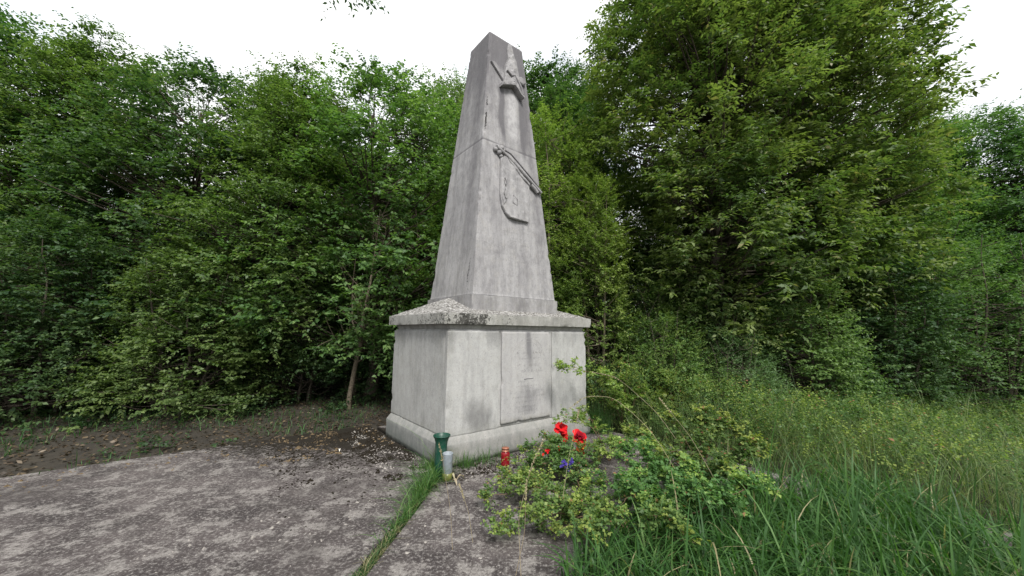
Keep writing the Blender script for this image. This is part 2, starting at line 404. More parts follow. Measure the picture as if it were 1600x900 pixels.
# cap: slab and hipped top
def st_cap(V):
    x, y, z = V.T; front = y < -.9
    nz = fbm(V, 2.2, 41)
    c = .38 + .0 * x
    c = c + front * (.8 * G(x, -1.08, .15) + .6 * G(x, -.80, .13) + .34 * G(x, .7, .3) + .32 * G(x, -.35, .2) + .2 * G(x, .2, .2) - .18 * S(x, -.7, .1)) + (x < -1.3) * (.25 * (nz > .45) + .12)
    c = c * S(2.2 - z, 0, .2)
    return dict(stain=.35 * nz + .2 * front * S(x, -.6, 0), crust=c * 1.05 + .12 * (nz - .4), green=.25 * nz)
capo = loft('cap_slab', lv(1.694, 1.834, (1.36, .932), (1.36, .932), 7, .012), M_cap, 70, 46, .004, st_cap, seed=7, chip=.016)
loft('cap_neck', lv(1.6345, 1.6935, (1.235, .84), (1.26, .86), 3, .008), M_cap, 30, 22, .002, None, seed=8)
# hipped slope: eaves rectangle to a ridge hidden by the shaft
def hip():
    e = (1.352, .924); z0, z1 = 1.8345, 2.115; rx = .80
    nx_, ny_ = 110, 76
    xs = np.linspace(-e[0], e[0], nx_); ys = np.linspace(-e[1], e[1], ny_)
    X, Y = np.meshgrid(xs, ys, indexing='ij')
    h = np.minimum((e[0] - np.abs(X)) / (e[0] - rx), (e[1] - np.abs(Y)) / e[1])
    V = np.stack([X.ravel(), Y.ravel(), (z0 + (z1 - z0) * h).ravel()], -1)
    hh = h.ravel()
    r_ = hash3((V[:, 0] * 900).astype(int), (V[:, 1] * 900).astype(int), 3, 5)
    V[:, 2] += np.clip(hh * 12, 0, 1) * ((fbm(V, 14, 3) - .5) * .022 + (r_ - .5) * .012)
    i, j = np.meshgrid(np.arange(nx_ - 1), np.arange(ny_ - 1), indexing='ij'); a = (i * ny_ + j).ravel()
    F = np.stack([a, a + ny_, a + ny_ + 1, a + 1], -1)
    nz = fbm(V, 6, 8)
    me = mesh_np('cap_slope', V, F, dict(stain=nz * .5, crust=.3 * nz + .1, green=.2 * nz), smooth=False)
    return link('cap_slope', me, M_roof, mon)
hip()
# shaft base course and shaft
def st_shaft(V):
    x, y, z = V.T; nz = fbm(V * np.array([1, 1, .3]), 4, 51)
    t = (z - 2.115) / 4.47; hw = .793 - .437 * t; hd = .66 - .364 * t
    front = y < -hd + .03; left = x < -hw + .03
    u = x / hw
    s = .45 * S(z, 4.3, 6.3) + .2 * (nz - .35)
    s = s + front * (1.4 * G(x, -.16 - .02 * np.sin(z * 9), .06) * S(5.65 - z, 0, .1) * S(z, 4.45, 5.0) + 1.4 * G(x, .26, .075) * S(5.7 - z, 0, .1) * S(z, 4.3, 4.9)
        + .55 * G(u, .75, .2) * S(z, 2.4, 4.0) + .45 * G(x, .58, .11) * G(z, 3.2, .35) + .35 * G(x, -.02, .1) * S(z, 5.9, 6.3)
        + .65 * S(z, 5.8, 6.2) * G(u, -.1, .9) + .28 * G(u, -.75, .14) - 1.5 * G(x, .05, .13) * S(5.65 - z, 0, .1) * S(z, 4.6, 4.9)
        + .5 * G(x, .7, .05) * G(z, 3.7, .5) + .3 * G(x, .0, .3) * G(z, 2.95, .35) * (vnoise(V * np.array([1.3, 1, 14]), 1.6, 3) > .5))
    s = s + left * (.2 + .45 * G(y / hd, -.55, .3) * S(z, 2.2, 3.6) + .3 * S(z, 5.2, 6.2))
    # mortar joint near 4.56 m and fine crack on the near arris
    s = s + .75 * G(z, 4.56 + .012 * (fbm(V, 8, 77) - .5) * 2, .010)
    cr = left * G(y / hd, -.78 + .05 * np.sin(z * 6), .035) * (G(z, 2.45, .35) + .0) * 1.3 + front * G(x, -hw + .035, .022) * G(z, 5.0, .38) * (vnoise(V, 16, 6) > .42) * 1.6
    cr = cr + .5 * left * G(z, 6.3, .03) * (vnoise(V, 22, 2) > .5)
    return dict(stain=s, crust=cr, green=.25 * left * nz * S(3.4 - z, 0, 1))
def st_course(V):
    x, y, z = V.T; nz = fbm(V, 4, 61)
    return dict(stain=.55 * nz + .3 * G(x, -.75, .12) + .25 * G(x, .1, .15), crust=.25 * G(z, 2.1, .02) + .08, green=.3 * nz)
loft('shaft_base', lv(1.86, 2.112, (.826, .686), (.822, .684), 8, .012), M_shaft, 60, 50, .003, st_course, seed=11, chip=.014)
zs_ = np.linspace(2.16, 6.56, 190)
LS = [(2.1125, .80, .668, .02), (2.13, .792, .66, .02)]
for z in zs_:
    t = (z - 2.115) / 4.47; gr = .0035 * math.exp(-((z - 4.56) / .012) ** 2)
    LS.append((z, .793 - .437 * t - gr, .66 - .364 * t - gr, .02))
LS += [(6.578, .352, .292, .02), (6.588, .342, .283, .02)]
loft('shaft', LS, M_shaft, 56, 46, .004, st_shaft, seed=12, chip=.02)

# carved reliefs: helpers working in the plane of the shaft's front (x, z) with thickness
def fy(z):
    return -(.66 - .364 * (z - 2.115) / 4.47)
def relief(name, poly, thick, m=None, inset=.015, parent=mon, back=.01, dome=0, stain=.2, crust=0, seed=0, **k):
    """poly: (x,z) outline counter-clockwise, raised off the battered front by thick, edges chamfered, face subdivided"""
    bm = bmesh.new()
    vs_ = [bm.verts.new((x, 0, z)) for x, z in poly]; f = bm.faces.new(vs_)
    cx = sum(p[0] for p in poly) / len(poly); cz = sum(p[1] for p in poly) / len(poly)
    r = bmesh.ops.extrude_face_region(bm, geom=[f]); tv = [g_ for g_ in r['geom'] if isinstance(g_, bmesh.types.BMVert)]
    for v_ in tv: v_.co.y = -1
    tf = [g_ for g_ in r['geom'] if isinstance(g_, bmesh.types.BMFace)]
    ri = bmesh.ops.inset_region(bm, faces=tf, thickness=inset, depth=0)
    for q in tf:
        for v_ in q.verts: v_.co.y = -1.35
    bmesh.ops.triangulate(bm, faces=bm.faces[:])
    for kk in range(3):
        bmesh.ops.subdivide_edges(bm, edges=[e for e in bm.edges if e.calc_length() > .06 and abs(e.verts[0].co.y - e.verts[1].co.y) < .5], cuts=1)
        bmesh.ops.triangulate(bm, faces=bm.faces[:])
    for v_ in bm.verts:
        d = -v_.co.y / 1.35 * thick
        if d > 0 and dome:
            d += dome * math.exp(-(((v_.co.x - cx) / .12) ** 2))
        nn = (float(fbm(np.array([[v_.co.x, 0, v_.co.z]]), 18, seed)[0]) - .5) * thick * .35 if d > 0 else 0
        v_.co.y = fy(v_.co.z) + back - d - (back if d > 0 else 0) - nn
    bmesh.ops.recalc_face_normals(bm, faces=bm.faces[:])
    me = bpy.data.meshes.new(name); bm.to_mesh(me); bm.free()
    nv = len(me.vertices)
    for an, av in (('stain', stain), ('crust', crust)):
        at = me.attributes.new(an, 'FLOAT', 'POINT'); at.data.foreach_set('value', np.full(nv, av, np.float32))
    return link(name, me, m or M_shaft, parent, **k)
def rod(name, pts, rad, parent=mon, off=.02, stain=.3, crust=0, k=8, m=None):
    P = np.array([(x, fy(z) - off, z) for x, z in pts])
    if len(P) == 2: P = P[0] + (P[1] - P[0]) * np.linspace(0, 1, 12)[:, None]
    V, F, _ = tube(P, rad, k); V = V + (np.stack([fbm(V, 20, 1), fbm(V, 20, 2), fbm(V, 20, 3)], -1) - .5) * .012
    return link(name, mesh_np(name, V, F, dict(stain=np.full(len(V), stain), crust=np.full(len(V), crust)), smooth=True), m or M_shaft, parent)

#FLAG
flag = relief('flag_relief', [(-.245, 4.31), (-.265, 3.98), (-.285, 3.70), (-.26, 3.52), (-.20, 3.42), (-.12, 3.355), (.02, 3.345), (.255, 3.345), (.285, 3.40), (.30, 3.70), (.33, 4.02), (.10, 4.22), (-.12, 4.40)], .045, inset=.012, dome=.015, stain=.12, seed=3)
relief('flag_fold', [(-.235, 4.30), (-.262, 3.98), (-.275, 3.72), (-.24, 3.53), (-.17, 3.62), (-.145, 3.85), (-.165, 4.05)], .064, inset=.02, stain=.1, seed=4, parent=mon)
relief('flag_fold', [(-.13, 4.36), (.10, 4.19), (.33, 4.03), (.335, 3.97), (.12, 4.10), (-.08, 4.27)], .066, inset=.018, stain=.12, seed=5, parent=mon)
rod('flag_pole', [(-.33, 4.47), (-.1, 4.37), (.2, 4.175), (.575, 3.93)], np.r_[.026, .026, .028, .026], off=.045, crust=.35)
rod('flag_pole_sleeve', [(.36, 4.02), (.44, 3.97), (.50, 3.915)], np.r_[.034, .036, .03], off=.03, stain=.3)
rod('flag_edge_cord', [(-.16, 4.46), (-.05, 4.44), (.15, 4.30), (.38, 4.13), (.56, 3.985)], .012, off=.045, stain=.9, crust=.75)
# finial knot of the pole: a small carved cluster
for (x, z, r_, c) in ((-.34, 4.43, .045, .3), (-.27, 4.40, .05, .2), (-.22, 4.49, .05, .5), (-.29, 4.49, .035, .5), (-.17, 4.46, .035, .6), (-.235, 4.345, .035, .2)):
    rod('finial_knob', [(x - r_ * .7, z + r_ * .5), (x - r_ * .2, z + r_ * .15), (x + r_ * .3, z - r_ * .15), (x + r_ * .7, z - r_ * .5)], np.r_[.3, .9, .95, .3] * r_, off=.02, crust=c, stain=.35)
# carved strokes on the flag
def stroke(pts, off, rad=.006, parent=mon, name='carved_mark', m=None):
    return rod(name, pts, rad, parent, off=off, stain=1.0, crust=.75, k=4, m=m)
stroke([(-.205, 3.98), (-.225, 3.90), (-.195, 3.84), (-.18, 3.90), (-.205, 3.98)], .070)
stroke([(-.20, 3.80), (-.24, 3.72), (-.215, 3.64), (-.175, 3.65)], .070)
stroke([(-.055, 3.73), (-.06, 3.60), (.02, 3.575), (.03, 3.68), (-.02, 3.72), (-.055, 3.73)], .058)

# HAT relief (tall military cap with plume, peak below, bars crossed behind)
bar = relief('crossed_bar', [(-.365, 5.99), (-.30, 6.02), (-.08, 5.86), (-.06, 5.76), (-.12, 5.74)], .035, inset=.01, stain=.35, seed=6)
relief('crossed_bar', [(.20, 5.86), (.19, 5.96), (.27, 6.0), (.345, 5.97), (.365, 5.90), (.30, 5.84)], .05, inset=.02, stain=.5, crust=.25, seed=7)
relief('cap_body', [(-.14, 5.66), (.07, 5.76), (.22, 5.60), (.21, 5.80), (.20, 5.98), (.15, 6.22), (.08, 6.33), (.0, 6.24), (-.07, 6.05), (-.11, 5.85)], .07, inset=.03, dome=.02, stain=.25, crust=.28, seed=8)
relief('cap_plume', [(-.01, 6.22), (.07, 6.28), (.12, 6.24), (.115, 6.42), (.08, 6.54), (.02, 6.52), (-.01, 6.4)], .035, inset=.012, stain=-.1, crust=.3, seed=9)
relief('cap_peak', [(-.20, 5.595), (.07, 5.70), (.255, 5.535), (.275, 5.565), (.26, 5.60), (.08, 5.775), (.02, 5.77), (-.19, 5.66)], .10, inset=.012, stain=.35, seed=10)
rod('cap_cord', [(-.08, 5.93), (.0, 5.86), (.08, 5.90), (.15, 5.82), (.215, 5.72), (.24, 5.60)], .022, off=.085, stain=.5, crust=.35)

# worn lettering of the inscription: rows of shallow illegible tooled strokes (panel and shaft)
def worn_rows(name, rows, yf, parent, seed, h=.03, a=.0014):
    r = random.Random(seed); parts = []
    for (x0, x1, z, hh, arc) in rows:
        x = x0
        while x < x1:
            w = r.uniform(.008, .02)
            if r.random() < .8:
                for q in range(r.choice((1, 2))):
                    dx = r.uniform(-.008, .008); xx = x + q * w * .7
                    t = (xx - (x0 + x1) / 2) / max((x1 - x0) / 2, .01); zz = z - arc * t * t
                    hA = hh * r.uniform(.5, 1)
                    Q = np.array([(xx, zz), (xx + dx, zz + hA)]) if r.random() < .65 else np.array([(xx, zz + r.uniform(0, hh)), (xx + w, zz + r.uniform(0, hh))])
                    P3 = np.array([(p[0], yf(p[1]), p[1]) for p in Q])
                    parts.append(tube(P3, a, 3))
            x += w + r.uniform(.004, .014)
    V, F, _ = join(parts)
    return link(name, mesh_np(name, V, F, dict(stain=np.full(len(V), .9), crust=np.zeros(len(V)))), M_panel, parent, kind='stuff')
M_ins = lambda z: -.8925
rows = [(-.20, .26, 1.30, .03, 0), (-.16, .22, 1.22, .03, 0), (-.18, .26, 1.12, .045, 0), (-.15, .24, 1.04, .045, 0), (-.16, .2, .90, .03, 0), (-.2, .22, .84, .025, 0), (-.3, .3, .76, .035, 0), (-.27, .32, .69, .035, 0), (-.22, .25, .63, .03, 0), (-.2, .2, .56, .03, 0), (-.16, .2, .50, .035, 0), (-.12, .18, .46, .03, 0)]
worn_rows('inscription', rows, M_ins, panel, 3)
pa = [(-.30, 1.15)] + [(.02 + .31 * math.cos(a_), 1.20 + .32 * math.sin(a_)) for a_ in np.linspace(math.pi * .95, .05 * math.pi, 26)]
def prod(name, pts, y, rad, parent, stain):
    P = np.array([(x, y, z) for x, z in pts]); V, F, _ = tube(P, rad, 4)
    return link(name, mesh_np(name, V, F, dict(stain=np.full(len(V), stain), crust=np.zeros(len(V)))), M_panel, parent)
prod('carved_arch', pa, -.892, .002, panel, .35)
prod('carved_arch', [(.02 + .24 * math.cos(a_), 1.22 + .25 * math.sin(a_)) for a_ in np.linspace(math.pi * .55, .05 * math.pi, 18)], -.892, .0018, panel, .3)
prod('carved_dash', [(-.06, .945), (0, .95), (.06, .948), (.11, .95)], -.8935, .005, panel, 1.4)
worn_rows('inscription', [(-.42, .40, z, .035, 0) for z in (3.12, 3.03, 2.94, 2.85, 2.76, 2.66)], lambda z: fy(z) + .0005, mon, 9, a=.0012)

#VEGETATION
def leaves(P, D, Nn, L, W, tint, fold=.18, droop=.0):
    """one folded quad per leaf: base P, axis D, normal Nn, length L, width W, tint 0..1"""
    D = norm(D); S_ = norm(np.cross(D, Nn)); U = np.cross(S_, D)
    L = np.broadcast_to(L, len(P))[:, None]; W = np.broadcast_to(W, len(P))[:, None]
    m = P + D * L * .45
    a = P; b = m + S_ * W * .5 + U * W * fold; c = P + D * L - U * L * droop; d = m - S_ * W * .5 + U * W * fold
    V = np.stack([a, b, c, d], 1).reshape(-1, 3)
    F = np.arange(len(V)).reshape(-1, 4)
    od = hash3((P[:, 0] * 1e4).astype(np.int64), (P[:, 1] * 1e4).astype(np.int64), 5, 3) < .02
    return V, F, dict(tint=np.repeat(np.where(od, 1., np.clip(tint, 0, .93)), 4))

def sprays(r, cen, outd, rad, twigs, per, L, W, tint0, tvar=.16, droop=.35, flat=.5, up=.25):
    """leafy twigs radiating from each cluster centre; leaves set alternately along each twig"""
    n = len(cen); k = n * twigs
    c = np.repeat(cen, twigs, 0); o = np.repeat(outd, twigs, 0); rr_ = np.repeat(np.broadcast_to(rad, n), twigs)
    d = r.normal(size=(k, 3)); d[:, 2] *= flat; d = norm(norm(d) + o * .75 + np.array([0, 0, up]))
    ln = rr_ * r.uniform(.55, 1.2, k); st = c + r.normal(size=(k, 3)) * (rr_ * .28)[:, None]
    t = np.tile(np.linspace(.12, 1, per), k) + r.uniform(-.04, .04, k * per)
    kk = np.repeat(np.arange(k), per)
    dd = d[kk]; P = st[kk] + dd * (ln[kk] * t)[:, None]; P[:, 2] -= droop * ln[kk] * t ** 2 * .6
    side = norm(np.cross(dd, np.array([0, 0, 1.]))) * np.where(np.tile(np.arange(per), k) % 2, 1, -1)[:, None]
    D = norm(dd * .55 + side * r.uniform(.5, 1.1, len(P))[:, None] + r.normal(size=P.shape) * .28 + np.array([0, 0, -droop]))
    Nn = norm(np.array([0, 0, 1.]) + r.normal(size=P.shape) * .45 + o[np.repeat(np.arange(k), per)] * .35)
    sz = r.uniform(.6, 1.2, len(P)) * (1 - .25 * t) * np.repeat(np.repeat(r.uniform(.65, 1.25, n), twigs), per)
    tn = np.repeat(np.repeat(np.broadcast_to(tint0, n), twigs), per) + np.repeat(r.normal(size=k) * tvar * .6, per) + r.normal(size=len(P)) * tvar + .12 * (t - .5)
    tips = np.stack([st, st + d * ln[:, None] - np.array([0, 0, 1.]) * (droop * ln * .6)[:, None]], 1)
    return leaves(P, D, Nn, L * sz, W * sz, tn, droop=.12), tips

def bez(a, b, c, n=8):
    t = np.linspace(0, 1, n)[:, None]; return (1 - t) ** 2 * a + 2 * t * (1 - t) * b + t ** 2 * c

def make_plant(seed, H, RX, z0, ncl, crad, twigs, per, L, W, prof, trunk_r=.11, stems=1, lump=.55, lscale=.5, droop=.35, shell=.55, gap=.40, tint=.56, twig_wood=True, up=.25):
    """crown data: leaf mesh and wood mesh. prof(t) gives relative radius over height t (0 base of crown, 1 top)"""
    r = np.random.default_rng(seed)
    cen = []
    while len(cen) < ncl:
        t = r.uniform(0, 1, 4000); a = r.uniform(0, 2 * np.pi, 4000); q = np.sqrt(r.uniform(shell ** 2, 1, 4000))
        keep = r.uniform(0, 1, 4000) < .25
        q = np.where(keep, q * r.uniform(.3, 1, 4000), q)
        rr = prof(t) * RX * q
        P = np.stack([rr * np.cos(a), rr * np.sin(a), z0 + (H - z0) * t], -1)
        lum = fbm(P, lscale, seed, 2); rr2 = 1 + (lum - .5) * lump * 2
        P[:, :2] *= rr2[:, None]
        ok = fbm(P, 1.1, seed + 5, 2) > gap
        cen += list(P[ok & (r.uniform(0, 1, 4000) < prof(t) + .1)][: max(1, ncl - len(cen))])
    cen = np.array(cen[:ncl]); hh = (cen[:, 2] - z0) / (H - z0)
    axis = np.stack([0 * hh, 0 * hh, z0 + (H - z0) * hh * .8], -1)
    out_ = norm(cen - axis + np.array([0, 0, .3]))
    ti = tint + (fbm(cen, 1.2, seed + 3, 2) - .5) * 1.0 + r.normal(size=ncl) * .05
    (V, F, A), tips = sprays(r, cen, out_, crad, twigs, per, L, W, ti, droop=droop, up=up)
    leafme = mesh_np('foliage', V, F, A)
    W_ = []
    bases = []
    for s in range(stems):
        if stems == 1: b0 = np.zeros(3); top = np.array([r.normal() * .2, r.normal() * .2, H * .86])
        else:
            a = 2 * np.pi * s / stems + r.uniform(-.3, .3); b0 = np.array([math.cos(a), math.sin(a), 0]) * RX * .16
            top = np.array([math.cos(a) * RX * .5, math.sin(a) * RX * .5, H * r.uniform(.65, .9)])
        mid = (b0 + top) / 2 + np.r_[r.normal(size=2) * .18 * RX * .4, 0]; P = bez(b0, mid, top, 14)
        P[:, :2] += (np.stack([fbm(P, .9, seed), fbm(P, .9, seed + 1)], -1) - .5) * .3
        P[0, 2] = -.25
        rad = trunk_r * (np.linspace(1, .12, 14) ** .9); rad[0] *= 1.35
        W_.append(tube(P, rad, 8)); bases.append((P, rad))
    for q in range(ncl):
        if q % 2 and ncl > 120: continue
        P, rad = bases[int(r.integers(len(bases)))]
        zt = cen[q, 2] - r.uniform(.25, .6) * (np.hypot(cen[q, 0], cen[q, 1])) - .1
        i = int(np.clip(np.searchsorted(P[:, 2], max(zt, z0 * .6)), 1, len(P) - 2))
        a = P[i]; m = (a + cen[q]) / 2 + r.normal(size=3) * .12 - np.array([0, 0, .1])
        W_.append(tube(bez(a, m, cen[q], 6), np.linspace(min(rad[i] * .5, .035), .006, 6), 4))
    V, F, _ = join(W_)
    return leafme, mesh_np('wood', V, F, smooth=True)

dome = lambda t: np.sqrt(np.clip(1 - (t * 1.06 - .38) ** 2 / .47, .02, 1))
cone = lambda t: np.clip(1.05 - t, .12, 1) ** .6 * np.clip(t * 6 + .35, 0, 1)
colm = lambda t: np.clip(np.sin(np.clip(t * .9 + .12, 0, 1) * np.pi), .12, 1) ** .45
mound = lambda t: np.sqrt(np.clip(1.02 - t ** 1.8, .03, 1))

K = {}
K['oak'] = (make_plant(11, 8.2, 2.6, 1.0, 780, .50, 10, 12, .108, .066, dome, .15, lump=.6, gap=.34), 'oak')
K['dark'] = (make_plant(12, 8.6, 2.3, .8, 760, .50, 10, 12, .10, .062, colm, .15, lump=.55, gap=.34), 'dark')
K['fine'] = (make_plant(13, 8.6, 2.1, 1.0, 700, .46, 11, 13, .085, .046, cone, .11, lump=.5, up=.5, gap=.34), 'fine')
K['ash'] = (make_plant(14, 12.0, 2.9, 1.6, 1150, .50, 10, 12, .135, .062, colm, .18, lump=.6, droop=.35, tint=.66, gap=.40), 'ash')
K['sap'] = (make_plant(15, 6.6, 1.15, .5, 420, .34, 10, 12, .075, .042, colm, .05, stems=3, lump=.5, up=.5), 'sap')
K['shrub'] = (make_plant(16, 3.4, 1.55, .1, 400, .38, 10, 12, .072, .045, mound, .035, stems=6, lump=.6, shell=.5), 'shrub')
K['twiggy'] = (make_plant(17, 3.9, 1.6, .2, 300, .40, 10, 12, .052, .032, mound, .03, stems=8, lump=.7, shell=.35, gap=.44, up=.45), 'twiggy')

def grow(kind, name, x, y, s, rot, lm, wm, label, cat, group, sz=None, wood='trunk'):
    (lf, wd), _ = K[kind]
    P = np.array([[x, y]]); z = float(gz(P)[0])
    t = empty(name, (x, y, z), rot, label=label, cat=cat, group=group)
    t.scale = (s, s, sz or s)
    for nm, me, m in (('crown' if cat == 'tree' else 'foliage', lf, lm), (wood, wd, wm)):
        o = bpy.data.objects.new(nm, me); C.objects.link(o); o.parent = t
        if not me.materials: me.materials.append(m)
        o.material_slots[0].link = 'OBJECT'; o.material_slots[0].material = m
    return t

TG = 'trees standing behind the monument'
# x, y, kind, scale, material, label
trees = [
 # left of the monument, near row
 (-3.45, 9.4, 'oak', 1.0, L_mid, 'full green tree left of the obelisk, its crown just above the thin bare-stemmed tree'),
 (-2.05, 11.3, 'fine', 1.10, L_pale, 'pale grey-green tree whose pointed top shows close left of the obelisk'),
 (-1.2, 13.6, 'fine', 1.26, L_mid, 'far tree whose top peeks out just beside the left edge of the obelisk'),
 (-5.4, 8.4, 'dark', .88, L_mid, 'green tree, the first one left of the thin bare-stemmed tree'),
 (-8.2, 9.4, 'oak', 1.0, L_dark, 'broad dark green tree, third from the left in the tree line'),
 (-11.0, 9.0, 'dark', 1.03, L_mid, 'tall green tree, second from the left in the tree line'),
 (-13.3, 8.2, 'oak', 1.12, L_dark, 'large dark tree at the far left edge of the view'),
 # right of the monument
 (1.15, 12.6, 'dark', 1.24, L_dark, 'dark green tree whose top shows directly right of the obelisk'),
 (2.35, 12.6, 'fine', 1.26, L_dark, 'deep green spiky-topped tree between the obelisk and the tall ash-leaved tree'),
 (4.45, 8.2, 'ash', .93, L_tall, 'tallest tree, long-leaved and lit yellow-green on top, close right of the monument'),
 (6.7, 8.8, 'ash', 1.0, L_tall, 'very tall ash-leaved tree, the second one right of the monument'),
 (8.6, 10.3, 'oak', 1.0, L_mid, 'rounded mid green tree just right of the two tall ash-leaved trees'),
 (11.2, 10.2, 'fine', 1.02, L_mid, 'narrow-topped green tree, third from the right in the tree line'),
 (13.6, 10.4, 'oak', .98, L_dark, 'broad dark tree, second from the right in the tree line'),
 (15.9, 9.6, 'dark', 1.0, L_mid, 'green tree at the far right edge of the view'),
]
rr0 = random.Random(5)
for x, y, kd, s, m, lb in trees:
    grow(kd, 'tree', x, y, s, rr0.uniform(0, 6.3), m, M_bark, lb, 'tree', TG)
# second row closing the wood
backl = ['back row tree behind the large dark tree at the far left edge', 'back row tree, second from the left, seen through gaps in the front trees', 'back row tree behind the tall green tree second from the left',
 'back row tree behind the broad dark tree, third from the left', 'back row tree behind the first green tree left of the bare-stemmed tree', 'back row tree behind the pale grey-green tree left of the obelisk',
 'back row tree hidden right behind the obelisk', 'back row tree filling the dark hollow right of the pedestal', 'back row tree behind the tallest ash-leaved tree',
 'back row tree behind the second ash-leaved tree', 'back row tree behind the rounded green tree on the right', 'back row tree behind the narrow-topped tree on the right', 'back row tree behind the far right edge trees']
for i in range(13):
    x = -19 + i * 3.15 + rr0.uniform(-.6, .6); y = 15.2 + rr0.uniform(-.8, 1.2)
    grow(['oak', 'dark', 'fine'][i % 3], 'tree', x, y, (.86 if abs(x - 1) < 4 else 1.0) * rr0.uniform(.92, 1.02), rr0.uniform(0, 6.3), [L_dark, L_mid][i % 2], M_bark,
         backl[i], 'tree', 'back row trees of the wood')
# bright saplings hugging the monument
SG = 'bright saplings behind the monument'
saps = [(.95, 8.6, .98, L_lime, 'tall pale green sapling rising directly behind the right edge of the obelisk'),
 (1.75, 7.75, .70, L_lime, 'yellow-green sapling right of the obelisk and in front of the dark hollow'),
 (-2.1, 9.5, .92, L_lime, 'bright yellow-green sapling directly left of the obelisk'),
 (-4.1, 9.7, .9, L_mid, 'bright green sapling behind the thin bare-stemmed tree'),
 (-.9, 9.9, .9, L_mid, 'green sapling standing hidden behind the obelisk, showing at its left edge')]
for x, y, s, m, lb in saps: grow('sap', 'sapling', x, y, s, rr0.uniform(0, 6.3), m, M_barkp, lb, 'tree', SG, sz=s * (1.15 if x > .5 else 1))
# shrubs of the hedge
HG = 'shrubs along the edge of the wood'
shr = [
 (-1.5, 9.9, 'shrub', .95, L_dark, 'dark shrub showing between the pedestal left side and the trees'),
 (-2.9, 10.5, 'shrub', 1.05, L_dark, 'deep green shrub behind the thin bare-stemmed tree'),
 (-4.9, 8.7, 'twiggy', 1.0, L_dark, 'loose twiggy dark shrub left of the thin bare-stemmed tree'),
 (-6.3, 7.3, 'shrub', .95, L_mid, 'leafy shrub, third one left of the pedestal along the paving'),
 (-8.4, 6.7, 'shrub', 1.0, L_dark, 'dark rounded shrub, second from the left along the paving'),
 (-10.4, 5.6, 'shrub', 1.1, L_mid, 'leafy shrub at the far left edge of the paving'),
 (2.2, 8.0, 'twiggy', .80, L_pale, 'twiggy pale green shrub close right of the pedestal'),
 (1.35, 8.6, 'sap', .50, L_lime, 'low yellow-green bush just right of the shaft foot'),
 (3.1, 7.9, 'twiggy', .78, L_mid, 'open twiggy shrub right of the pedestal below the overhanging branches'),
 (2.75, 7.2, 'twiggy', .60, L_lime, 'light green airy bush crowding the right side of the pedestal behind the weeds'),
 (3.9, 6.7, 'twiggy', .50, L_pale, 'low pale airy bush in the tall grass right of the pedestal'),
 (4.3, 8.2, 'shrub', .72, L_dark, 'dark shrub at the foot of the tallest tree'),
 (5.7, 7.5, 'shrub', .85, L_mid, 'leafy shrub right of the tallest tree, behind the tall grass'),
 (7.7, 7.9, 'shrub', 1.0, L_dark, 'dark rounded shrub, third from the right edge'),
 (9.8, 7.8, 'twiggy', 1.05, L_mid, 'loose twiggy shrub, second from the right edge'),
 (12.0, 7.8, 'shrub', 1.1, L_dark, 'dark shrub at the far right edge of the tall grass'),
]
for x, y, kd, s, m, lb in shr:
    grow(kd, 'shrub', x, y, s, rr0.uniform(0, 6.3), m, M_bark, lb, 'shrub', HG, wood='stems')
# far-off undergrowth of the wood, one mass
def undergrowth():
    r = np.random.default_rng(40); n = 2600
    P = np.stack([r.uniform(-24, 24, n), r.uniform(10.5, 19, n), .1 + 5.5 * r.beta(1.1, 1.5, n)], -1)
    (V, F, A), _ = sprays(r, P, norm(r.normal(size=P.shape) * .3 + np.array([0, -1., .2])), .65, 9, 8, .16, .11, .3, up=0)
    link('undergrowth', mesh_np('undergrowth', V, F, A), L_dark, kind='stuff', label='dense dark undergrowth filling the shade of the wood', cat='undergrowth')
undergrowth()

# thin bare-stemmed young tree left of the pedestal
def bare_tree():
    r = np.random.default_rng(21)
    t = empty('bare_sapling', (-3.22, 7.75, 0), 0, label='thin mostly bare young tree with a crooked brown stem left of the pedestal', cat='tree')
    st = np.array([(-.08, 0, -.2), (-.06, 0, .3), (.02, 0, .9), (.10, .02, 1.35), (.12, 0, 1.9), (.22, .03, 2.6), (.30, 0, 3.3), (.36, 0, 4.2)])
    link('trunk', mesh_np('trunk', *tube(st, np.array([.055, .05, .045, .042, .032, .024, .016, .008]), 8)[:2], smooth=True), M_barkp, t)
    parts = []; ends = []
    for k in range(26):
        i = r.integers(3, 8); a = st[min(i, 7)] * 1.0; a = st[i - 1] + (st[i if i < 8 else 7] - st[i - 1]) * r.uniform()
        d = norm(np.r_[r.normal(), r.normal() * .6, r.uniform(.7, 1.6)]); ln = r.uniform(.6, 1.5)
        b = a + d * ln; m = (a + b) / 2 + r.normal(size=3) * .12
        parts.append(tube(bez(a, m, b, 7), np.linspace(.012, .003, 7), 4))
        for q in range(4):
            c0 = bez(a, m, b, 7)[int(r.integers(2, 7))]; c1 = c0 + norm(r.normal(size=3) + np.r_[0, 0, .4]) * r.uniform(.2, .5)
            parts.append(tube(np.array([c0, (c0 + c1) / 2 + r.normal(size=3) * .02, c1]), np.array([.005, .004, .002]), 3)); ends.append(c1)
    # a second stem forking off low down
    f = np.array([(.10, .02, 1.3), (-.10, 0, 1.8), (-.16, .05, 2.5), (-.10, 0, 3.3)]); parts.append(tube(f, np.array([.024, .018, .012, .005]), 6))
    V, F, _ = join(parts); link('branches', mesh_np('branches', V, F), M_barkp, t)
    E_ = np.array(ends); E_ = E_[r.uniform(size=len(E_)) < .5]
    (V, F, A), _ = sprays(r, E_, norm(r.normal(size=E_.shape)), .16, 3, 6, .05, .03, .35)
    link('leaves', mesh_np('leaves', V, F, A), L_mid, t)
bare_tree()

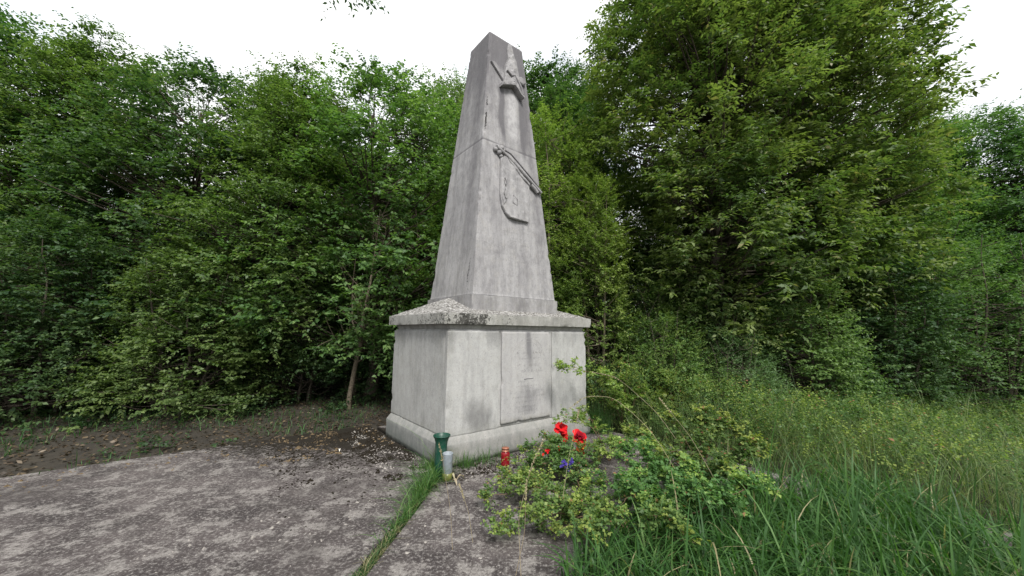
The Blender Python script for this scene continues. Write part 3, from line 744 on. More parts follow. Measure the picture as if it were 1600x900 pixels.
# leafy twig tip hanging into the top left corner of the photographed view: overhanging branch of a tree behind the viewer's left
def hanging():
    r = np.random.default_rng(5)
    t = empty('overhanging_branch', (-2.33, 4.6, 6.12), 0, label='leafy branch tip hanging against the white sky at upper left', cat='branch')
    P = bez(np.array([-.9, .2, .75]), np.array([-.3, .1, .45]), np.array([.28, 0, .0]), 8)
    link('twig', mesh_np('twig', *tube(P, np.linspace(.02, .004, 8), 5)[:2]), M_bark, t)
    (V, F, A), _ = sprays(r, P[1:], np.repeat([[.4, 0, -.3]], 7, 0), .3, 6, 7, .10, .045, .25)
    link('leaves', mesh_np('leaves', V, F, A), L_dark, t)
hanging()

# ------------------------------------------------------------------ grasses
def blades(r, P, H, W, lean, tint, seg=3, bend=.55, outd=None):
    """curved tapering blades as ribbons of quads"""
    n = len(P); a = r.uniform(0, 2 * np.pi, n); d = np.stack([np.cos(a), np.sin(a), 0 * a], -1)
    if outd is not None: d = norm(d * .6 + outd)
    wa = a + np.pi / 2 + r.uniform(-.7, .7, n); s = np.stack([np.cos(wa), np.sin(wa), 0 * a], -1)
    H = np.broadcast_to(H, n); W = np.broadcast_to(W, n); lean = np.broadcast_to(lean, n)
    rows = []
    for k in range(seg + 1):
        t = k / seg; c = P + d * (H * lean * (t ** 1.8))[:, None] + np.array([0, 0, 1.]) * (H * (t - bend * lean * t ** 2.6))[:, None]
        w = (W * (1 - t) ** .7 * (.55 + .9 * t if t < .4 else 1) * .5)[:, None] + .0006
        rows.append(c - s * w); rows.append(c + s * w)
    V = np.stack(rows, 1).reshape(-1, 3); k2 = 2 * (seg + 1)
    b = (np.arange(n) * k2)[:, None, None] + (np.arange(seg) * 2)[None, :, None] + np.array([0, 1, 3, 2])[None, None, :]
    tn = np.repeat(np.clip(tint, 0, 1), k2)
    return V, b.reshape(-1, 4), dict(tint=tn)

def in_slab(P, m=0.):
    q = w2m(P); return (q[:, 0] < 1.70 - m) & (q[:, 0] > -6.3 + m) & (q[:, 1] < 1.6 - m) & (q[:, 1] > -5.2 + m)

def meadow():
    r = np.random.default_rng(60)
    n = 60000
    P = np.stack([r.uniform(.5, 13, n), r.uniform(1.2, 9.3, n)], -1)
    den = fbm(np.c_[P, 0 * P[:, :1]], 1.1, 9, 2)
    ok = ~in_slab(P, .03) & (den > .33); ok &= P[:, 1] > .25 * P[:, 0]
    P = P[ok]; n = len(P); z = gz(P) - .02
    near = np.clip(1 - np.hypot(P[:, 0] - 2.6, P[:, 1] - 6.) / 4, 0, 1)
    H = r.gamma(5, .075, n) * (.65 + .9 * fbm(np.c_[P, z], .9, 4, 2)) * (1 + .3 * near)
    A = blades(r, np.c_[P, z], H, r.uniform(.004, .009, n), r.uniform(.15, .9, n), r.beta(2.4, 2.2, n) * .95 + (r.uniform(size=n) < .06) * .3, seg=3)
    link('meadow_grass', mesh_np('meadow_grass', *A), L_meadow, kind='stuff', label='tall pale meadow grass right of the pedestal and paving', cat='grass')
    # rough ground cover at the left and behind the paving
    n = 26000; P = np.stack([r.uniform(-14, 1, n), r.uniform(1.5, 11, n)], -1); ok = ~in_slab(P, .03) & (fbm(np.c_[P, 0 * P[:, :1]], .9, 2, 3) > .52); P = P[ok]; n = len(P)
    A = blades(r, np.c_[P, gz(P) - .02], r.gamma(4, .035, n), r.uniform(.006, .014, n), r.uniform(.2, 1., n), r.beta(2, 4, n), seg=2)
    link('woodland_grass', mesh_np('woodland_grass', *A), L_grass, kind='stuff', label='low dark grass under the trees left of the paving', cat='grass')
meadow()

def weeds():
    """leafy weeds of the meadow edge as one mass"""
    r = np.random.default_rng(61); n = 1700
    P = np.stack([1.3 + 9 * r.beta(1, 1.7, n), 7.9 - 5.5 * r.beta(1., 1.8, n)], -1); P = P[~in_slab(P, -.08)]; n = len(P)
    z = gz(P) + r.uniform(.05, 1.05, n) * np.clip(1.35 - .16 * P[:, 0], .3, 1)
    (V, F, A), _ = sprays(r, np.c_[P, z], norm(r.normal(size=(n, 3)) * .3 + np.array([0, -.3, .8])), .22, 8, 8, .036, .025, r.uniform(.15, .85, n), up=.6, droop=.15)
    link('weeds', mesh_np('weeds', V, F, A), L_bush, kind='stuff', label='tangle of small-leaved weeds growing through the grass at the edge of the paving', cat='weeds')
weeds()

def joint_grass():
    r = np.random.default_rng(62)
    J = [(-1.31, -.90), (-2.0, -1.60), (-3.2, -2.83), (-4.6, -4.4)]
    JW = np.array([m2w(x, y) for x, y in J]); seg = np.linalg.norm(np.diff(JW, axis=0), axis=1); cum = np.r_[0, np.cumsum(seg)]
    def along(s): return np.stack([np.interp(s, cum, JW[:, i]) for i in range(3)], -1)
    # short dusty turf filling the joint
    n = 3600; s = r.uniform(.0, cum[-1] * .9, n); s = s[vnoise(np.c_[s * 3, 0 * s, 0 * s], 1, 8) > .25]; n = len(s); P = along(s) + np.c_[r.normal(size=(n, 2)) * .016, np.full(n, -.05)]
    fall = np.clip(1.25 - s / 2.3, .12, 1)
    A1 = blades(r, P, (.045 + r.gamma(3, .014, n)) * (.45 + .8 * fall) + .02, .003, r.uniform(.3, 1.2, n), np.where(r.uniform(size=n) < .3, 1., r.beta(2, 3, n) * .7), seg=2)
    # long blades, thick around s .35-.95 and by the vase
    n = 760; s = np.abs(np.r_[r.normal(.60, .13, n // 2), r.normal(.22, .11, n // 4), r.normal(1.0, .25, n - n // 2 - n // 4)])
    P = along(s) + np.c_[r.normal(size=(n, 2)) * .035, np.full(n, -.04)]
    lo = np.repeat([[-.35, -.25, 0]], n, 0) + r.normal(size=(n, 3)) * np.array([.7, .5, 0])
    A2 = blades(r, P, r.gamma(5, .044, n) * np.clip(1.3 - s * .5, .3, 1.2) + .04, r.uniform(.004, .008, n), r.uniform(.35, 1.25, n), r.beta(2.2, 1.6, n), seg=4, outd=lo)
    V, F, A = join([A1, (A2[0], A2[1], A2[2])]) if A1[1].shape[1] == A2[1].shape[1] else A2
    link('joint_grass', mesh_np('joint_grass', V, F, A), L_grass, kind='stuff', label='grass growing thickly out of the joint between the two concrete slabs', cat='grass')
joint_grass()

def lush():
    """lush broad-bladed grass in the near right corner, and tufts at the foot of the plinth"""
    r = np.random.default_rng(63); n = 7000
    c = np.stack([r.uniform(.35, 3.6, n), r.uniform(2.1, 3.9, n)], -1)
    e = (c[:, 0] - .35) * .9 + (3.3 - c[:, 1]) * .25
    ok = (c[:, 1] < 2.6 + .62 * np.clip(c[:, 0] - .2, 0, 1.9) + .2 * (fbm(np.c_[c, 0 * c[:, :1]], 3, 2) - .5)) & (e > .05 + .2 * fbm(np.c_[c, 0 * c[:, :1]], 4, 5))
    P = c[ok]; n = len(P)
    A = blades(r, np.c_[P, np.full(n, 0.)], r.gamma(7, .046, n) * np.clip(.6 + .5 * (P[:, 0] - .2), .5, 1.15), r.uniform(.009, .024, n), r.uniform(.15, 1.15, n), np.where(r.uniform(size=n) < .04, 1., r.beta(1.6, 2.2, n) * .9), seg=6)
    link('lush_grass', mesh_np('lush_grass', *A), L_grass, kind='stuff', label='lush broad-bladed green grass in the near right corner over the concrete', cat='grass')
    pts = []
    for (x, y, k, s) in ((-1.05, -.99, 150, .08), (-.80, -1.0, 90, .09), (-.5, -.96, 40, .08), (1.42, -.9, 420, .07), (1.44, -1.02, 300, .09), (-1.42, -.8, 80, .06)):
        w = m2w(x, y); pts.append(np.c_[w[0] + r.normal(size=k) * s, w[1] + r.normal(size=k) * s * .5, np.zeros(k)])
    P = np.vstack(pts); q = w2m(P); P = P[(np.abs(q[:, 0]) > 1.34) | (np.abs(q[:, 1]) > .92)]; n = len(P)
    big = (P[:, 0] > .9)
    A = blades(r, P, np.where(big, r.gamma(8, .045, n), r.gamma(6, .025, n)), r.uniform(.003, .007, n), r.uniform(.1, .7, n), np.where(big, .3, .5) + r.normal(size=n) * .15, seg=4)
    link('plinth_grass', mesh_np('plinth_grass', *A), L_grass, kind='stuff', label='small tufts of grass along the foot of the stone plinth', cat='grass')
lush()

# single dry seed stalks
def stalk(pts, head=.22, label='', r0=.0022, hw=.007, seed=0):
    r = np.random.default_rng(seed); P = np.array(pts, float); base = P[0].copy()
    t = np.linspace(0, 1, 26); u = np.linspace(0, 1, len(P))
    # smooth curve through control points
    from_ = np.stack([np.interp(t, u, P[:, i]) for i in range(3)], -1)
    for _ in range(3): from_[1:-1] = (from_[:-2] + 2 * from_[1:-1] + from_[2:]) / 4
    Q = from_ - base
    o = empty('grass_stalk', base, 0, label=label, cat='grass stalk', group='dry grass stalks')
    link('stem', mesh_np('stem', *tube(Q, np.linspace(r0, r0 * .5, 26), 4)[:2]), L_dry, o)
    for m_ in (o.children[0].data,):
        at = m_.attributes.new('tint', 'FLOAT', 'POINT'); at.data.foreach_set('value', np.full(len(m_.vertices), .45, np.float32))
    k = 70; s = np.clip(1 - head * r.uniform(0, 1, k), 0, 1); B = np.stack([np.interp(s, t, Q[:, i]) for i in range(3)], -1)
    T = norm(Q[-1] - Q[-6]); D = norm(T + r.normal(size=(k, 3)) * .45)
    link('seed_head', mesh_np('seed_head', *leaves(B, D, r.normal(size=(k, 3)), r.uniform(.012, .022, k), hw, r.uniform(.3, .9, k))), L_dry, o)
stalk([(-.42, 2.95, 0), (-.45, 3.0, .25), (-.52, 3.05, .55), (-.56, 3.05, .72)], .25, 'dry upright grass stalk standing alone on the concrete in front of the white cup', seed=1)
stalk([(-.28, 3.05, 0), (-.32, 3.08, .2), (-.40, 3.1, .40)], .3, 'short dry grass stalk leaning left beside the tall one', seed=2)
stalk([(.08, 2.55, .0), (.06, 2.8, .3), (.16, 2.9, .62), (.26, 2.95, .80)], .4, 'tan grass stalk with a feathery head rising in front of the rose briar', seed=3, hw=.009)
stalk([(.02, 2.5, .0), (.10, 2.6, .3), (.11, 2.65, .6)], .2, 'thin brown stalk beside the feathery-headed one', seed=4)
stalk([(1.55, 3.3, .2), (1.25, 3.4, .75), (.95, 3.5, 1.02), (.70, 3.55, 1.02), (.56, 3.6, .90)], .35, 'pale stalk arching leftward over the flowers', seed=5)
stalk([(1.9, 3.6, .1), (1.5, 3.9, .8), (1.15, 4.1, 1.13), (.9, 4.2, 1.17)], .35, 'highest pale stalk arching left in front of the right end of the plinth', seed=6)
stalk([(.42, 3.3, .05), (.52, 3.5, .45), (.68, 3.8, .85)], .1, 'straight pale stalk crossing in front of the red flowers', seed=7)
stalk([(1.75, 2.9, .1), (1.5, 3.2, .75), (1.4, 3.6, 1.0)], .2, 'thin stalk leaning at the right over the lush grass', seed=8)

# ------------------------------------------------------------------ trailing briars over the slab
def briar(name, label, canes, seed, L=.026, W=.02, tint=.4, dens=1.0):
    r = np.random.default_rng(seed); b0 = np.array(canes[0][0], float)
    o = empty(name, b0, 0, label=label, cat='bush', group='small-leaved briars trailing over the concrete')
    parts = []; LP, LO, TI = [], [], []
    for ci, cn in enumerate(canes):
        P = np.array(cn, float); t = np.linspace(0, 1, 22); u = np.linspace(0, 1, len(P))
        Q = np.stack([np.interp(t, u, P[:, i]) for i in range(3)], -1)
        for _ in range(3): Q[1:-1] = (Q[:-2] + 2 * Q[1:-1] + Q[2:]) / 4
        Q[1:] += r.normal(size=Q[1:].shape) * .006
        Q -= b0; parts.append(tube(Q, np.linspace(.0055, .0018, 22), 5))
        ln = np.linalg.norm(np.diff(Q, axis=0), axis=1).sum(); ns = int(ln * 16 * dens)
        for s in np.sort(r.uniform(.12, 1, ns)):
            c = np.array([np.interp(s, t, Q[:, i]) for i in range(3)]); d = norm(r.normal(size=3) * np.array([1, 1, .6]) + np.r_[0, 0, .4])
            e = c + d * r.uniform(.05, .17) * (1.1 - .5 * s); e[2] = max(e[2], .015 - b0[2])
            parts.append(tube(np.array([c, (c + e) / 2 + r.normal(size=3) * .008, e]), np.array([.0022, .0018, .001]), 3))
            LP.append(e); LO.append(d); TI.append(tint + (.45 if s > .72 else 0) * (ci % 2 or r.random() < .5) + r.normal() * .1 + .25 * (r.random() < .15))
            LP.append((c + e) / 2); LO.append(d); TI.append(tint - .08)
    V, F, _ = join(parts); link('canes', mesh_np('canes', V, F), M_twig, o)
    LP, LO, TI = np.array(LP), np.array(LO), np.array(TI)
    (V, F, A), _ = sprays(r, LP, LO, .06, 5, 5, L * 1.3, W * 1.45, TI + .06, tvar=.09, up=.35, droop=.1)
    V[:, 2] = np.maximum(V[:, 2], .004 - b0[2])
    link('leaves', mesh_np('leaves', V, F, A), L_bush, o)
    return o

BR = briar
BR('trailing_briar', 'leafy briar heaped against the red flowers in front of the plinth', [
  [(.75, 4.0, 0), (.70, 4.2, .22), (.50, 4.4, .26), (.25, 4.45, .30), (.10, 4.4, .22)],
  [(.75, 4.0, 0), (.6, 4.1, .2), (.4, 4.2, .22), (.2, 4.2, .12), (.02, 4.1, .10)],
  [(.75, 4.0, 0), (.72, 4.3, .3), (.60, 4.55, .30), (.38, 4.65, .36)],
  [(.75, 4.0, 0), (.85, 4.3, .2), (.80, 4.55, .22), (.62, 4.6, .2)],
  [(.75, 4.0, 0), (.5, 4.25, .12), (.35, 4.35, .16), (.22, 4.3, .18)],
  [(.75, 4.0, 0), (.55, 4.4, .16), (.45, 4.5, .2), (.3, 4.5, .26)]], 71, tint=.36, dens=1.7)
BR('trailing_briar', 'yellow-green briar sprays reaching left over the bare concrete towards the cup', [
  [(.62, 3.35, 0), (.45, 3.55, .16), (.2, 3.65, .18), (-.05, 3.65, .10), (-.30, 3.6, .12)],
  [(.62, 3.35, 0), (.4, 3.5, .2), (.15, 3.75, .2), (-.02, 3.85, .16), (-.1, 3.95, .14)],
  [(.62, 3.35, 0), (.4, 3.3, .12), (.2, 3.2, .10), (.0, 3.1, .12), (-.1, 3.05, .08)],
  [(.62, 3.35, 0), (.5, 3.6, .15), (.35, 3.75, .17), (.2, 3.8, .12)],
  [(.62, 3.35, 0), (.48, 3.3, .2), (.33, 3.15, .22), (.22, 2.95, .14)],
  [(.62, 3.35, 0), (.42, 3.45, .1), (.22, 3.5, .08), (.05, 3.5, .05)]], 72, tint=.55, dens=1.25)
BR('trailing_briar', 'tall dark green briar rising over the lush grass at right', [
  [(1.15, 3.2, 0), (1.2, 3.45, .30), (1.32, 3.7, .45), (1.42, 4.0, .50)],
  [(1.15, 3.2, 0), (1.3, 3.3, .3), (1.45, 3.35, .42), (1.62, 3.4, .42)],
  [(1.15, 3.2, 0), (1.1, 3.4, .3), (1.08, 3.7, .42), (1.16, 3.95, .44)],
  [(1.15, 3.2, 0), (1.0, 3.3, .25), (.86, 3.45, .30), (.72, 3.6, .22)],
  [(1.15, 3.2, 0), (1.3, 3.1, .3), (1.42, 3.05, .4), (1.5, 3.0, .34)],
  [(1.15, 3.2, 0), (1.05, 3.15, .3), (.95, 3.1, .34), (.8, 3.0, .26)],
  [(1.15, 3.2, 0), (1.25, 3.3, .2), (1.4, 3.5, .28), (1.55, 3.7, .24)],
  [(1.15, 3.2, 0), (1.3, 3.5, .25), (1.5, 3.9, .32), (1.7, 4.3, .25)],
  [(1.15, 3.2, 0), (1.4, 3.2, .25), (1.7, 3.4, .38), (1.95, 3.6, .34)],
  [(1.15, 3.2, 0), (1.4, 2.9, .3), (1.7, 2.9, .45), (2.0, 3.1, .45)]], 73, L=.03, W=.022, tint=.34, dens=1.7)
BR('trailing_briar', 'low briar with reddish dry leaves sprawling in front of the lush grass', [
  [(.95, 3.0, 0), (.8, 3.1, .18), (.6, 3.1, .2), (.42, 3.0, .14)],
  [(.95, 3.0, 0), (.85, 3.2, .2), (.7, 3.35, .2), (.5, 3.45, .12)],
  [(.95, 3.0, 0), (.8, 2.9, .25), (.62, 2.8, .26), (.46, 2.75, .16)],
  [(.95, 3.0, 0), (1.0, 2.85, .3), (1.1, 2.75, .34), (1.15, 2.6, .3)]], 74, tint=.5, dens=1.3)
BR('trailing_briar', 'tall bushy briar at the edge of the slab, farthest right and behind the lush grass', [
  [(1.95, 4.0, 0), (1.9, 4.0, .35), (1.8, 4.1, .60), (1.7, 4.2, .68)],
  [(1.95, 4.0, 0), (2.0, 4.1, .4), (2.1, 4.2, .7), (2.2, 4.2, .72)],
  [(1.95, 4.0, 0), (1.8, 3.8, .35), (1.6, 3.7, .5), (1.45, 3.7, .45)],
  [(1.95, 4.0, 0), (2.1, 3.8, .35), (2.3, 3.7, .55), (2.5, 3.7, .5)],
  [(1.95, 4.0, 0), (1.7, 4.3, .3), (1.55, 4.6, .42), (1.5, 4.8, .35)],
  [(1.95, 4.0, 0), (2.2, 4.3, .4), (2.45, 4.5, .55), (2.7, 4.5, .45)],
  [(1.95, 4.0, 0), (1.9, 3.7, .3), (1.85, 3.4, .5), (1.8, 3.2, .45)]], 78, L=.03, W=.022, tint=.4, dens=1.9)
BR('trailing_briar', 'thin arching briar growing over the right end of the plinth', [
  [(1.25, 4.9, 0), (1.1, 4.95, .35), (.85, 5.0, .52), (.6, 4.95, .50)],
  [(1.25, 4.9, 0), (1.15, 5.0, .3), (1.05, 5.15, .48), (.95, 5.25, .55)],
  [(1.25, 4.9, 0), (1.3, 4.8, .25), (1.2, 4.6, .3), (1.1, 4.5, .2)],
  [(1.25, 4.9, 0), (1.5, 5.0, .3), (1.7, 5.1, .3)],
  [(1.25, 4.9, 0), (1.1, 4.7, .18), (.95, 4.65, .2), (.85, 4.75, .16)]], 75, tint=.62, dens=1.1)
BR('trailing_briar', 'tall pale weed with whitish leaf tips growing right of the pedestal', [
  [(1.85, 6.3, .0), (1.88, 6.3, .5), (1.92, 6.35, .9), (2.0, 6.4, 1.25)],
  [(1.85, 6.3, .0), (1.7, 6.2, .5), (1.6, 6.2, .8), (1.52, 6.2, .95)],
  [(1.85, 6.3, .0), (1.75, 6.1, .6), (1.5, 5.9, .95), (1.1, 5.6, 1.05), (.62, 5.25, 1.12)],
  [(1.85, 6.3, .0), (2.0, 6.2, .5), (2.2, 6.2, .7)]], 76, L=.04, W=.024, tint=.75, dens=.9)
BR('trailing_briar', 'broad-leaved yellow-green weed at the right in front of the shrubs', [
  [(2.8, 6.6, .0), (2.8, 6.6, .4), (2.75, 6.6, .75), (2.7, 6.6, .9)],
  [(2.8, 6.6, .0), (2.9, 6.5, .4), (3.05, 6.5, .8)],
  [(2.8, 6.6, .0), (2.6, 6.5, .4), (2.5, 6.5, .6)]], 77, L=.06, W=.045, tint=.7, dens=1.1)

# ------------------------------------------------------------------ grave goods
def glassy(name, col, rough=.25, trans=.0, alpha=1., spec=.5, emis=0):
    m, t, p, o = mat(name); b = NB(t); co = b.obj(); n = b.noise(co, 30, 4, .65)
    c = b.mix(b.ramp(n, .45, .75), col, tuple(x * .6 + .05 for x in col)); t.links.new(c, p.inputs['Base Color'])
    p.inputs['Roughness'].default_value = rough; p.inputs['Transmission Weight'].default_value = trans; p.inputs['Specular IOR Level'].default_value = spec
    p.inputs['IOR'].default_value = 1.4
    return m
M_green = glassy('green_plastic', (.004, .05, .03), .38, .0)
M_cup = glassy('milky_plastic', (.50, .55, .60), .45, .45)
M_resid = glassy('stale_water', (.20, .21, .05), .3, .3)
M_red = glassy('red_plastic', (.27, .006, .012), .22, .25)
M_gold = simple('tarnished_lid', (.32, .13, .08), .45, .5, .4)
M_redp = simple('red_petal', (.50, .006, .010), .7, .2, bump=25, var=.3)
M_redd = simple('dark_red_petal', (.22, .006, .014), .8, .1, bump=25, var=.5)
M_blue = simple('violet_petal', (.045, .028, .20), .7, .2, bump=25)
M_yel = simple('flower_heart', (.75, .33, .03), .7, .2)
M_stemg = simple('flower_stem', (.03, .08, .02), .7, .2)
GC = 'grave offerings at the foot of the monument'

v_ = empty('grave_vase', (-.785, 4.335, -.02), label='dark green plastic grave vase with a flared rim at the near corner of the plinth', cat='vase')
prof = [(.0, 0), (.040, .0), (.044, .02), (.060, .10), (.064, .20), (.0655, .36), (.068, .395), (.082, .435), (.094, .455), (.096, .462), (.093, .466), (.088, .458), (.074, .435), (.060, .395), (.058, .30), (.056, .06), (.0, .05)]
V, F, _ = lathe(prof, 36)
an = np.arctan2(V[:, 1], V[:, 0]); rr1 = np.hypot(V[:, 0], V[:, 1]); fl = 1 + .018 * np.sign(np.cos(an * 14)) * (V[:, 2] < .40) * (V[:, 2] > .05) * (rr1 > .0595)
V[:, 0] *= fl; V[:, 1] *= fl; V[:, 0] += V[:, 2] * .03
link('vase_body', mesh_np('vase_body', V, F, smooth=True), M_green, v_)
V, F, _ = lathe([(.0905, .458), (.0965, .455), (.0985, .461), (.0955, .468), (.0905, .466), (.0905, .458)], 36); V[:, 0] += V[:, 2] * .03
link('vase_rim', mesh_np('vase_rim', V, F, smooth=True), M_green, v_)

c_ = empty('plastic_cup', (-.685, 4.255, 0), label='milky white plastic candle cup with stale greenish water in it, beside the green vase', cat='cup')
V, F, _ = lathe([(0, .003), (.046, .003), (.050, .008), (.0555, .272), (.0575, .275), (.0555, .279), (.0535, .274), (.048, .012), (.0, .010)], 32); link('cup_wall', mesh_np('cup_wall', V, F, smooth=True), M_cup, c_)
V, F, _ = lathe([(0, .0125), (.0468, .0135), (.0490, .078), (.0, .0785)], 32); link('water', mesh_np('water', V, F, smooth=True), M_resid, c_)
V, F, _ = lathe([(.0498, .0035), (.0525, .006), (.0545, .074), (.0512, .0745)], 32); link('stained_band', mesh_np('stained_band', V, F, smooth=True), M_resid, c_)

l_ = empty('grave_lantern', (-.06, 4.70, 0), label='red plastic grave candle lantern with a pierced brownish lid, against the plinth', cat='lantern')
V, F, _ = lathe([(0, .003), (.046, .003), (.052, .012), (.053, .03), (.050, .045), (.053, .06), (.054, .135), (.050, .152), (.043, .162), (.040, .168), (.0, .168)], 32)
link('lantern_body', mesh_np('lantern_body', V, F, smooth=True), M_red, l_)
lid = link('lid', mesh_np('lid', *lathe([(.0, .1685), (.040, .1685), (.047, .170), (.048, .178), (.041, .181), (.040, .198), (.046, .200), (.046, .207), (.036, .213), (.0, .215)], 32)[:2], smooth=True), M_gold, l_)
pr = []
for k in range(10):
    a = k / 10 * 2 * math.pi; d_ = np.array([math.cos(a), math.sin(a), 0]); pr.append(tube(np.array([d_ * .036 + [0, 0, .189], d_ * .0425 + [0, 0, .189]]), .0055, 8))
    Vq = pr[-1]
V, F, _ = join(pr); link('vent_hole', mesh_np('vent_hole', V, F), simple('vent_dark', (.02, .01, .01)), lid)  # lid is uncut; near-black colour stands in for the shade inside the vents
for z_ in (.064, .129):
    link('raised_ring', mesh_np('raised_ring', *lathe([(.0525, z_ - .003), (.0550, z_), (.0525, z_ + .003)], 32)[:2], smooth=True), M_red, l_)

def ruffle(r, c, rad, n, m, name, parent, elev=(.1, 1.3), sz=1., face=None):
    """ruffled petals fanned round a flower heart, each a 5x4 curved sheet"""
    parts = []; fz = norm(np.array(face if face is not None else (0, -.5, .8), float)); fx = norm(np.cross(fz, [.2, .3, 1])); fyv = np.cross(fz, fx)
    for k in range(n):
        a = r.uniform(0, 2 * np.pi); e = r.uniform(*elev); L_ = rad * r.uniform(.75, 1.1) * sz; w = L_ * r.uniform(.45, .75)
        d = math.cos(e) * (math.cos(a) * fx + math.sin(a) * fyv) + math.sin(e) * fz; s_ = norm(np.cross(d, fz)); u_ = np.cross(s_, d)
        V = []
        for i in range(5):
            t = i / 4
            for j in range(5):
                q = (j / 4 - .5) * 2; ww = w * math.sin(min(1, t * 1.1 + .12) * math.pi * .62)
                wav = (math.sin(q * 6 + k) * .12 + r.normal() * .05) * L_ * t
                V.append(np.array(c) + d * L_ * t * (1 - .12 * q * q * t) + s_ * q * ww * .6 + u_ * (wav - .35 * L_ * t * t + .15 * L_ * q * q))
        I = [[i * 5 + j, i * 5 + j + 1, (i + 1) * 5 + j + 1, (i + 1) * 5 + j] for i in range(4) for j in range(4)]
        parts.append((np.array(V), np.array(I), {}))
    V, F, _ = join(parts); return link(name, mesh_np(name, V, F, smooth=True), m, parent)
r9 = np.random.default_rng(91)
f1 = empty('red_flower', (.66, 4.98, 0), label='bright red artificial flower with drooping petals, the left one by the plinth', cat='flower', group='artificial red flowers')
link('stem', mesh_np('stem', *tube(np.array([(0, 0, 0), (.0, -.01, .18), (-.01, -.02, .36)]), .005, 5)[:2]), M_stemg, f1)
ruffle(r9, (-.01, -.03, .38), .095, 20, M_redp, 'petals', f1, (.0, 1.0), face=(0, -.6, .7))
ruffle(r9, (.025, -.04, .28), .075, 11, M_redp, 'drooping_petals', f1, (-.4, .5), face=(.2, -.8, .1))
ruffle(r9, (-.01, -.06, .41), .03, 8, M_redd, 'flower_heart', f1, (.5, 1.4))
f2 = empty('red_flower', (.86, 4.80, 0), label='large dark-hearted red artificial flower with a yellow speck, the right one by the plinth', cat='flower', group='artificial red flowers')
link('stem', mesh_np('stem', *tube(np.array([(.0, 0, 0), (.0, -.01, .14), (-.02, -.02, .30)]), .005, 5)[:2]), M_stemg, f2)
ruffle(r9, (-.02, -.03, .31), .10, 16, M_redp, 'petals', f2, (-.2, .5), face=(0, -.8, .5))
ruffle(r9, (-.01, -.06, .34), .06, 22, M_redd, 'flower_heart', f2, (.2, 1.4), face=(0, -.5, .8))
ruffle(r9, (.01, -.05, .19), .075, 13, M_redp, 'lower_petals', f2, (-.3, .7), face=(.1, -.9, .0))
ruffle(r9, (.02, -.12, .21), .02, 6, M_yel, 'yellow_speck', f2, (.3, 1.3))
ruffle(r9, (-.1, -.08, .17), .035, 7, M_redp, 'fallen_petals', f2, (-.2, .8))
f3 = empty('violet_flower', (.585, 4.08, 0), label='small violet-blue artificial flowers hanging below the red ones', cat='flower')
link('stem', mesh_np('stem', *tube(np.array([(0, 0, 0), (.0, -.01, .16), (0, -.02, .29)]), .004, 5)[:2]), M_stemg, f3)
for (dx, dz) in ((0, .17), (.045, .145), (-.035, .195), (.02, .11), (.055, .19), (-.05, .15)): ruffle(r9, (dx, -.03, dz + .085), .028, 6, M_blue, 'blossom', f3, (.0, .9), face=(dx * 3, -.9, .3))
f4 = empty('red_flower', (.42, 4.36, 0), label='small faded red blossom half hidden in the leafy briar', cat='flower', group='artificial red flowers')
link('stem', mesh_np('stem', *tube(np.array([(0, 0, 0), (.0, -.01, .15), (.0, -.02, .27)]), .004, 5)[:2]), M_stemg, f4)
ruffle(r9, (0, -.03, .28), .035, 9, M_redp, 'petals', f4, (.0, 1.)); ruffle(r9, (-.06, -.04, .25), .022, 6, M_redp, 'petals', f4, (.0, 1.)); ruffle(r9, (.11, -.02, .31), .03, 7, M_redp, 'petals', f4, (.0, 1.))

# ------------------------------------------------------------------ crumbs of moss, litter and grit on the slabs
def crumbs(name, n, boxes, size, m, label, seed, flat=.5, cat='debris'):
    r = np.random.default_rng(seed); P = []
    for (x0, x1, y0, y1, k) in boxes:
        q = np.stack([r.uniform(x0, x1, k), r.uniform(y0, y1, k)], -1); d = vnoise(np.c_[q, 0 * q[:, :1]], 6, seed); q = q[d > .42]
        P.append(np.array([m2w(a, b) for a, b in q]))
    P = np.vstack(P); q = w2m(P); P = P[(np.abs(q[:, 0]) > 1.36) | (np.abs(q[:, 1]) > .94)]; k = len(P)
    base = np.array([(1, 0, 0), (0, 1, 0), (-1, 0, 0), (0, -1, 0), (0, 0, 1.)]); s = r.gamma(2.2, size / 2.2, k)
    J = base[None] + r.normal(size=(k, 5, 3)) * .25; J[:, :, 2] = np.abs(J[:, :, 2]) * np.array([0, 0, 0, 0, 1]) * flat + np.array([0, 0, 0, 0, .25])
    a = r.uniform(0, 6.28, k); ca, sa = np.cos(a)[:, None], np.sin(a)[:, None]
    X = J[:, :, 0] * ca - J[:, :, 1] * sa * .7; Y = J[:, :, 0] * sa + J[:, :, 1] * ca * .7
    V = np.stack([X, Y, J[:, :, 2]], -1) * s[:, None, None] + P[:, None] + np.array([0, 0, .001])
    F = (np.arange(k) * 5)[:, None, None] + np.array([(0, 1, 4), (1, 2, 4), (2, 3, 4), (3, 0, 4)])[None]
    link(name, mesh_np(name, V.reshape(-1, 3), F.reshape(-1, 3)), m, kind='stuff', label=label, cat=cat)
M_moss = simple('dry_moss', (.018, .015, .011), 1, .05, bump=60, var=.6); M_grit = simple('grit', (.26, .24, .22), .95, .1, bump=60, var=.4); M_litter = simple('leaf_litter', (.13, .095, .055), .95, .1, bump=30, var=.6)
crumbs('moss_crumbs', 0, [(-1.95, -1.35, -.9, 1.5, 6500), (-1.35, -.2, -1.35, -.93, 500), (-2.9, -1.9, -.6, 1.4, 1400), (-.95, -.35, -1.45, -1.1, 300), (-3.0, -1.4, -1.4, -.5, 260)], .0075, M_moss, 'dark crumbs of dried moss scattered round the foot of the plinth', 1)
crumbs('grit', 0, [(-1.9, -1.35, -.9, 1.5, 1500), (-1.3, 1.5, -1.4, -.93, 900), (-4, 1, -4, -1, 1500)], .006, M_grit, 'pale grit and stone chips scattered on the concrete', 2)
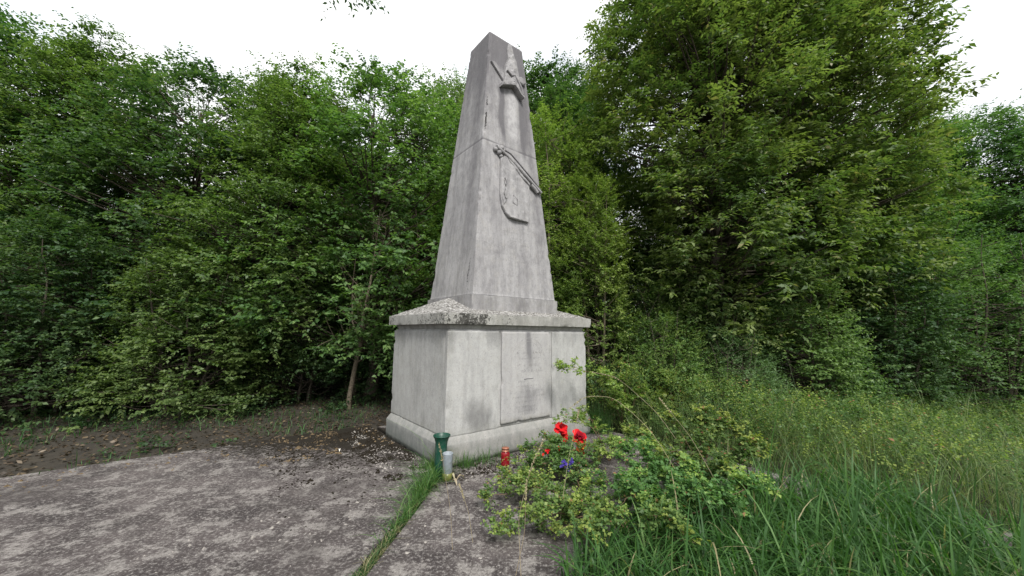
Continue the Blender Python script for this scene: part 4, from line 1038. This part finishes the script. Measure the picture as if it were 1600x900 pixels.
crumbs('leaf_litter', 0, [(-3.0, -1.35, .4, 1.7, 1400), (-6, -3, .9, 1.6, 300), (.4, 1.6, -2.2, -.95, 500), (-1.4, .5, -1.25, -.93, 150)], .009, M_litter, 'brown leaf litter lying along the edges of the paving', 3, flat=.35)
# a curled pale leaf on the left slab and dry leaves beside the cup
def curl(x, y, L_, a, m, label, lift=.02):
    n = 7; t = np.linspace(0, 1, n); V = []
    for q in t:
        c = np.array([math.cos(a) * L_ * q, math.sin(a) * L_ * q, lift * math.sin(q * math.pi) + .004]); w = .28 * L_ * math.sin(max(.05, q) * math.pi * .95)
        s_ = np.array([-math.sin(a), math.cos(a), .5]) * w * .5; V += [c - s_ * [1, 1, -1], c + np.array([0, 0, -.0]), c + s_]
    F = [[i * 3 + j, i * 3 + j + 1, i * 3 + j + 4, i * 3 + j + 3] for i in range(n - 1) for j in range(2)]
    V = np.array(V); V[:, 2] = np.maximum(V[:, 2], .002)
    o = link('fallen_leaf', mesh_np('fallen_leaf', V, F, dict(tint=np.full(len(V), .8)), smooth=True), m, label=label, cat='leaf', group='curled dry leaves on the paving'); o.location = (x, y, 0)
curl(-2.27, 5.15, .09, 2.0, simple('bleached_leaf', (.7, .66, .58)), 'bleached curled leaf lying on the left slab')
for (x, y, a, lb) in ((-.60, 4.24, 2.2, 'dry tan leaf curling up right beside the cup'), (-.58, 4.20, .7, 'dry tan leaf lying just in front of the cup, pointing right'), (-.62, 4.17, -.9, 'dry tan leaf pointing toward the viewer below the cup')):
    curl(x, y, .11, a, L_dry, lb, .05)

def far_litter():
    """fallen leaves and twigs covering the soil under the trees"""
    r = np.random.default_rng(88); n = 26000
    P = np.stack([r.uniform(-13, 3, n), r.uniform(2.5, 10.5, n)], -1); P = P[~in_slab(P, 0)]; n = len(P)
    A = leaves(np.c_[P, gz(P) + r.uniform(.0, .03, n)], r.normal(size=(n, 3)) * [1, 1, .25], r.normal(size=(n, 3)) * .35 + [0, 0, 1], r.uniform(.03, .08, n), r.uniform(.02, .045, n), r.beta(1.5, 2, n))
    m = leaf_mat('fallen_leaves', (.03, .02, .012), (.075, .052, .03), (.17, .125, .07), trans=.05)
    link('fallen_leaves', mesh_np('fallen_leaves', *A), m, kind='stuff', label='brown fallen leaves covering the soil in the shade left of the paving', cat='leaf litter')
    n = 520; P = np.stack([r.uniform(-13, -1, n), r.uniform(5, 9.5, n)], -1); P = P[~in_slab(P, -.1) & (fbm(np.c_[P, 0 * P[:, :1]], .8, 5, 2) > .46)]; n = len(P)
    (V, F, A), _ = sprays(r, np.c_[P, gz(P) + .04], norm(r.normal(size=(n, 3)) * .4 + [0, 0, .6]), .22, 7, 5, .06, .05, r.uniform(.1, .5, n), up=.2, droop=.1)
    link('ivy', mesh_np('ivy', V, F, A), L_dark, kind='stuff', label='low ivy and nettles creeping over the soil at the foot of the left trees', cat='ground cover')
far_litter()
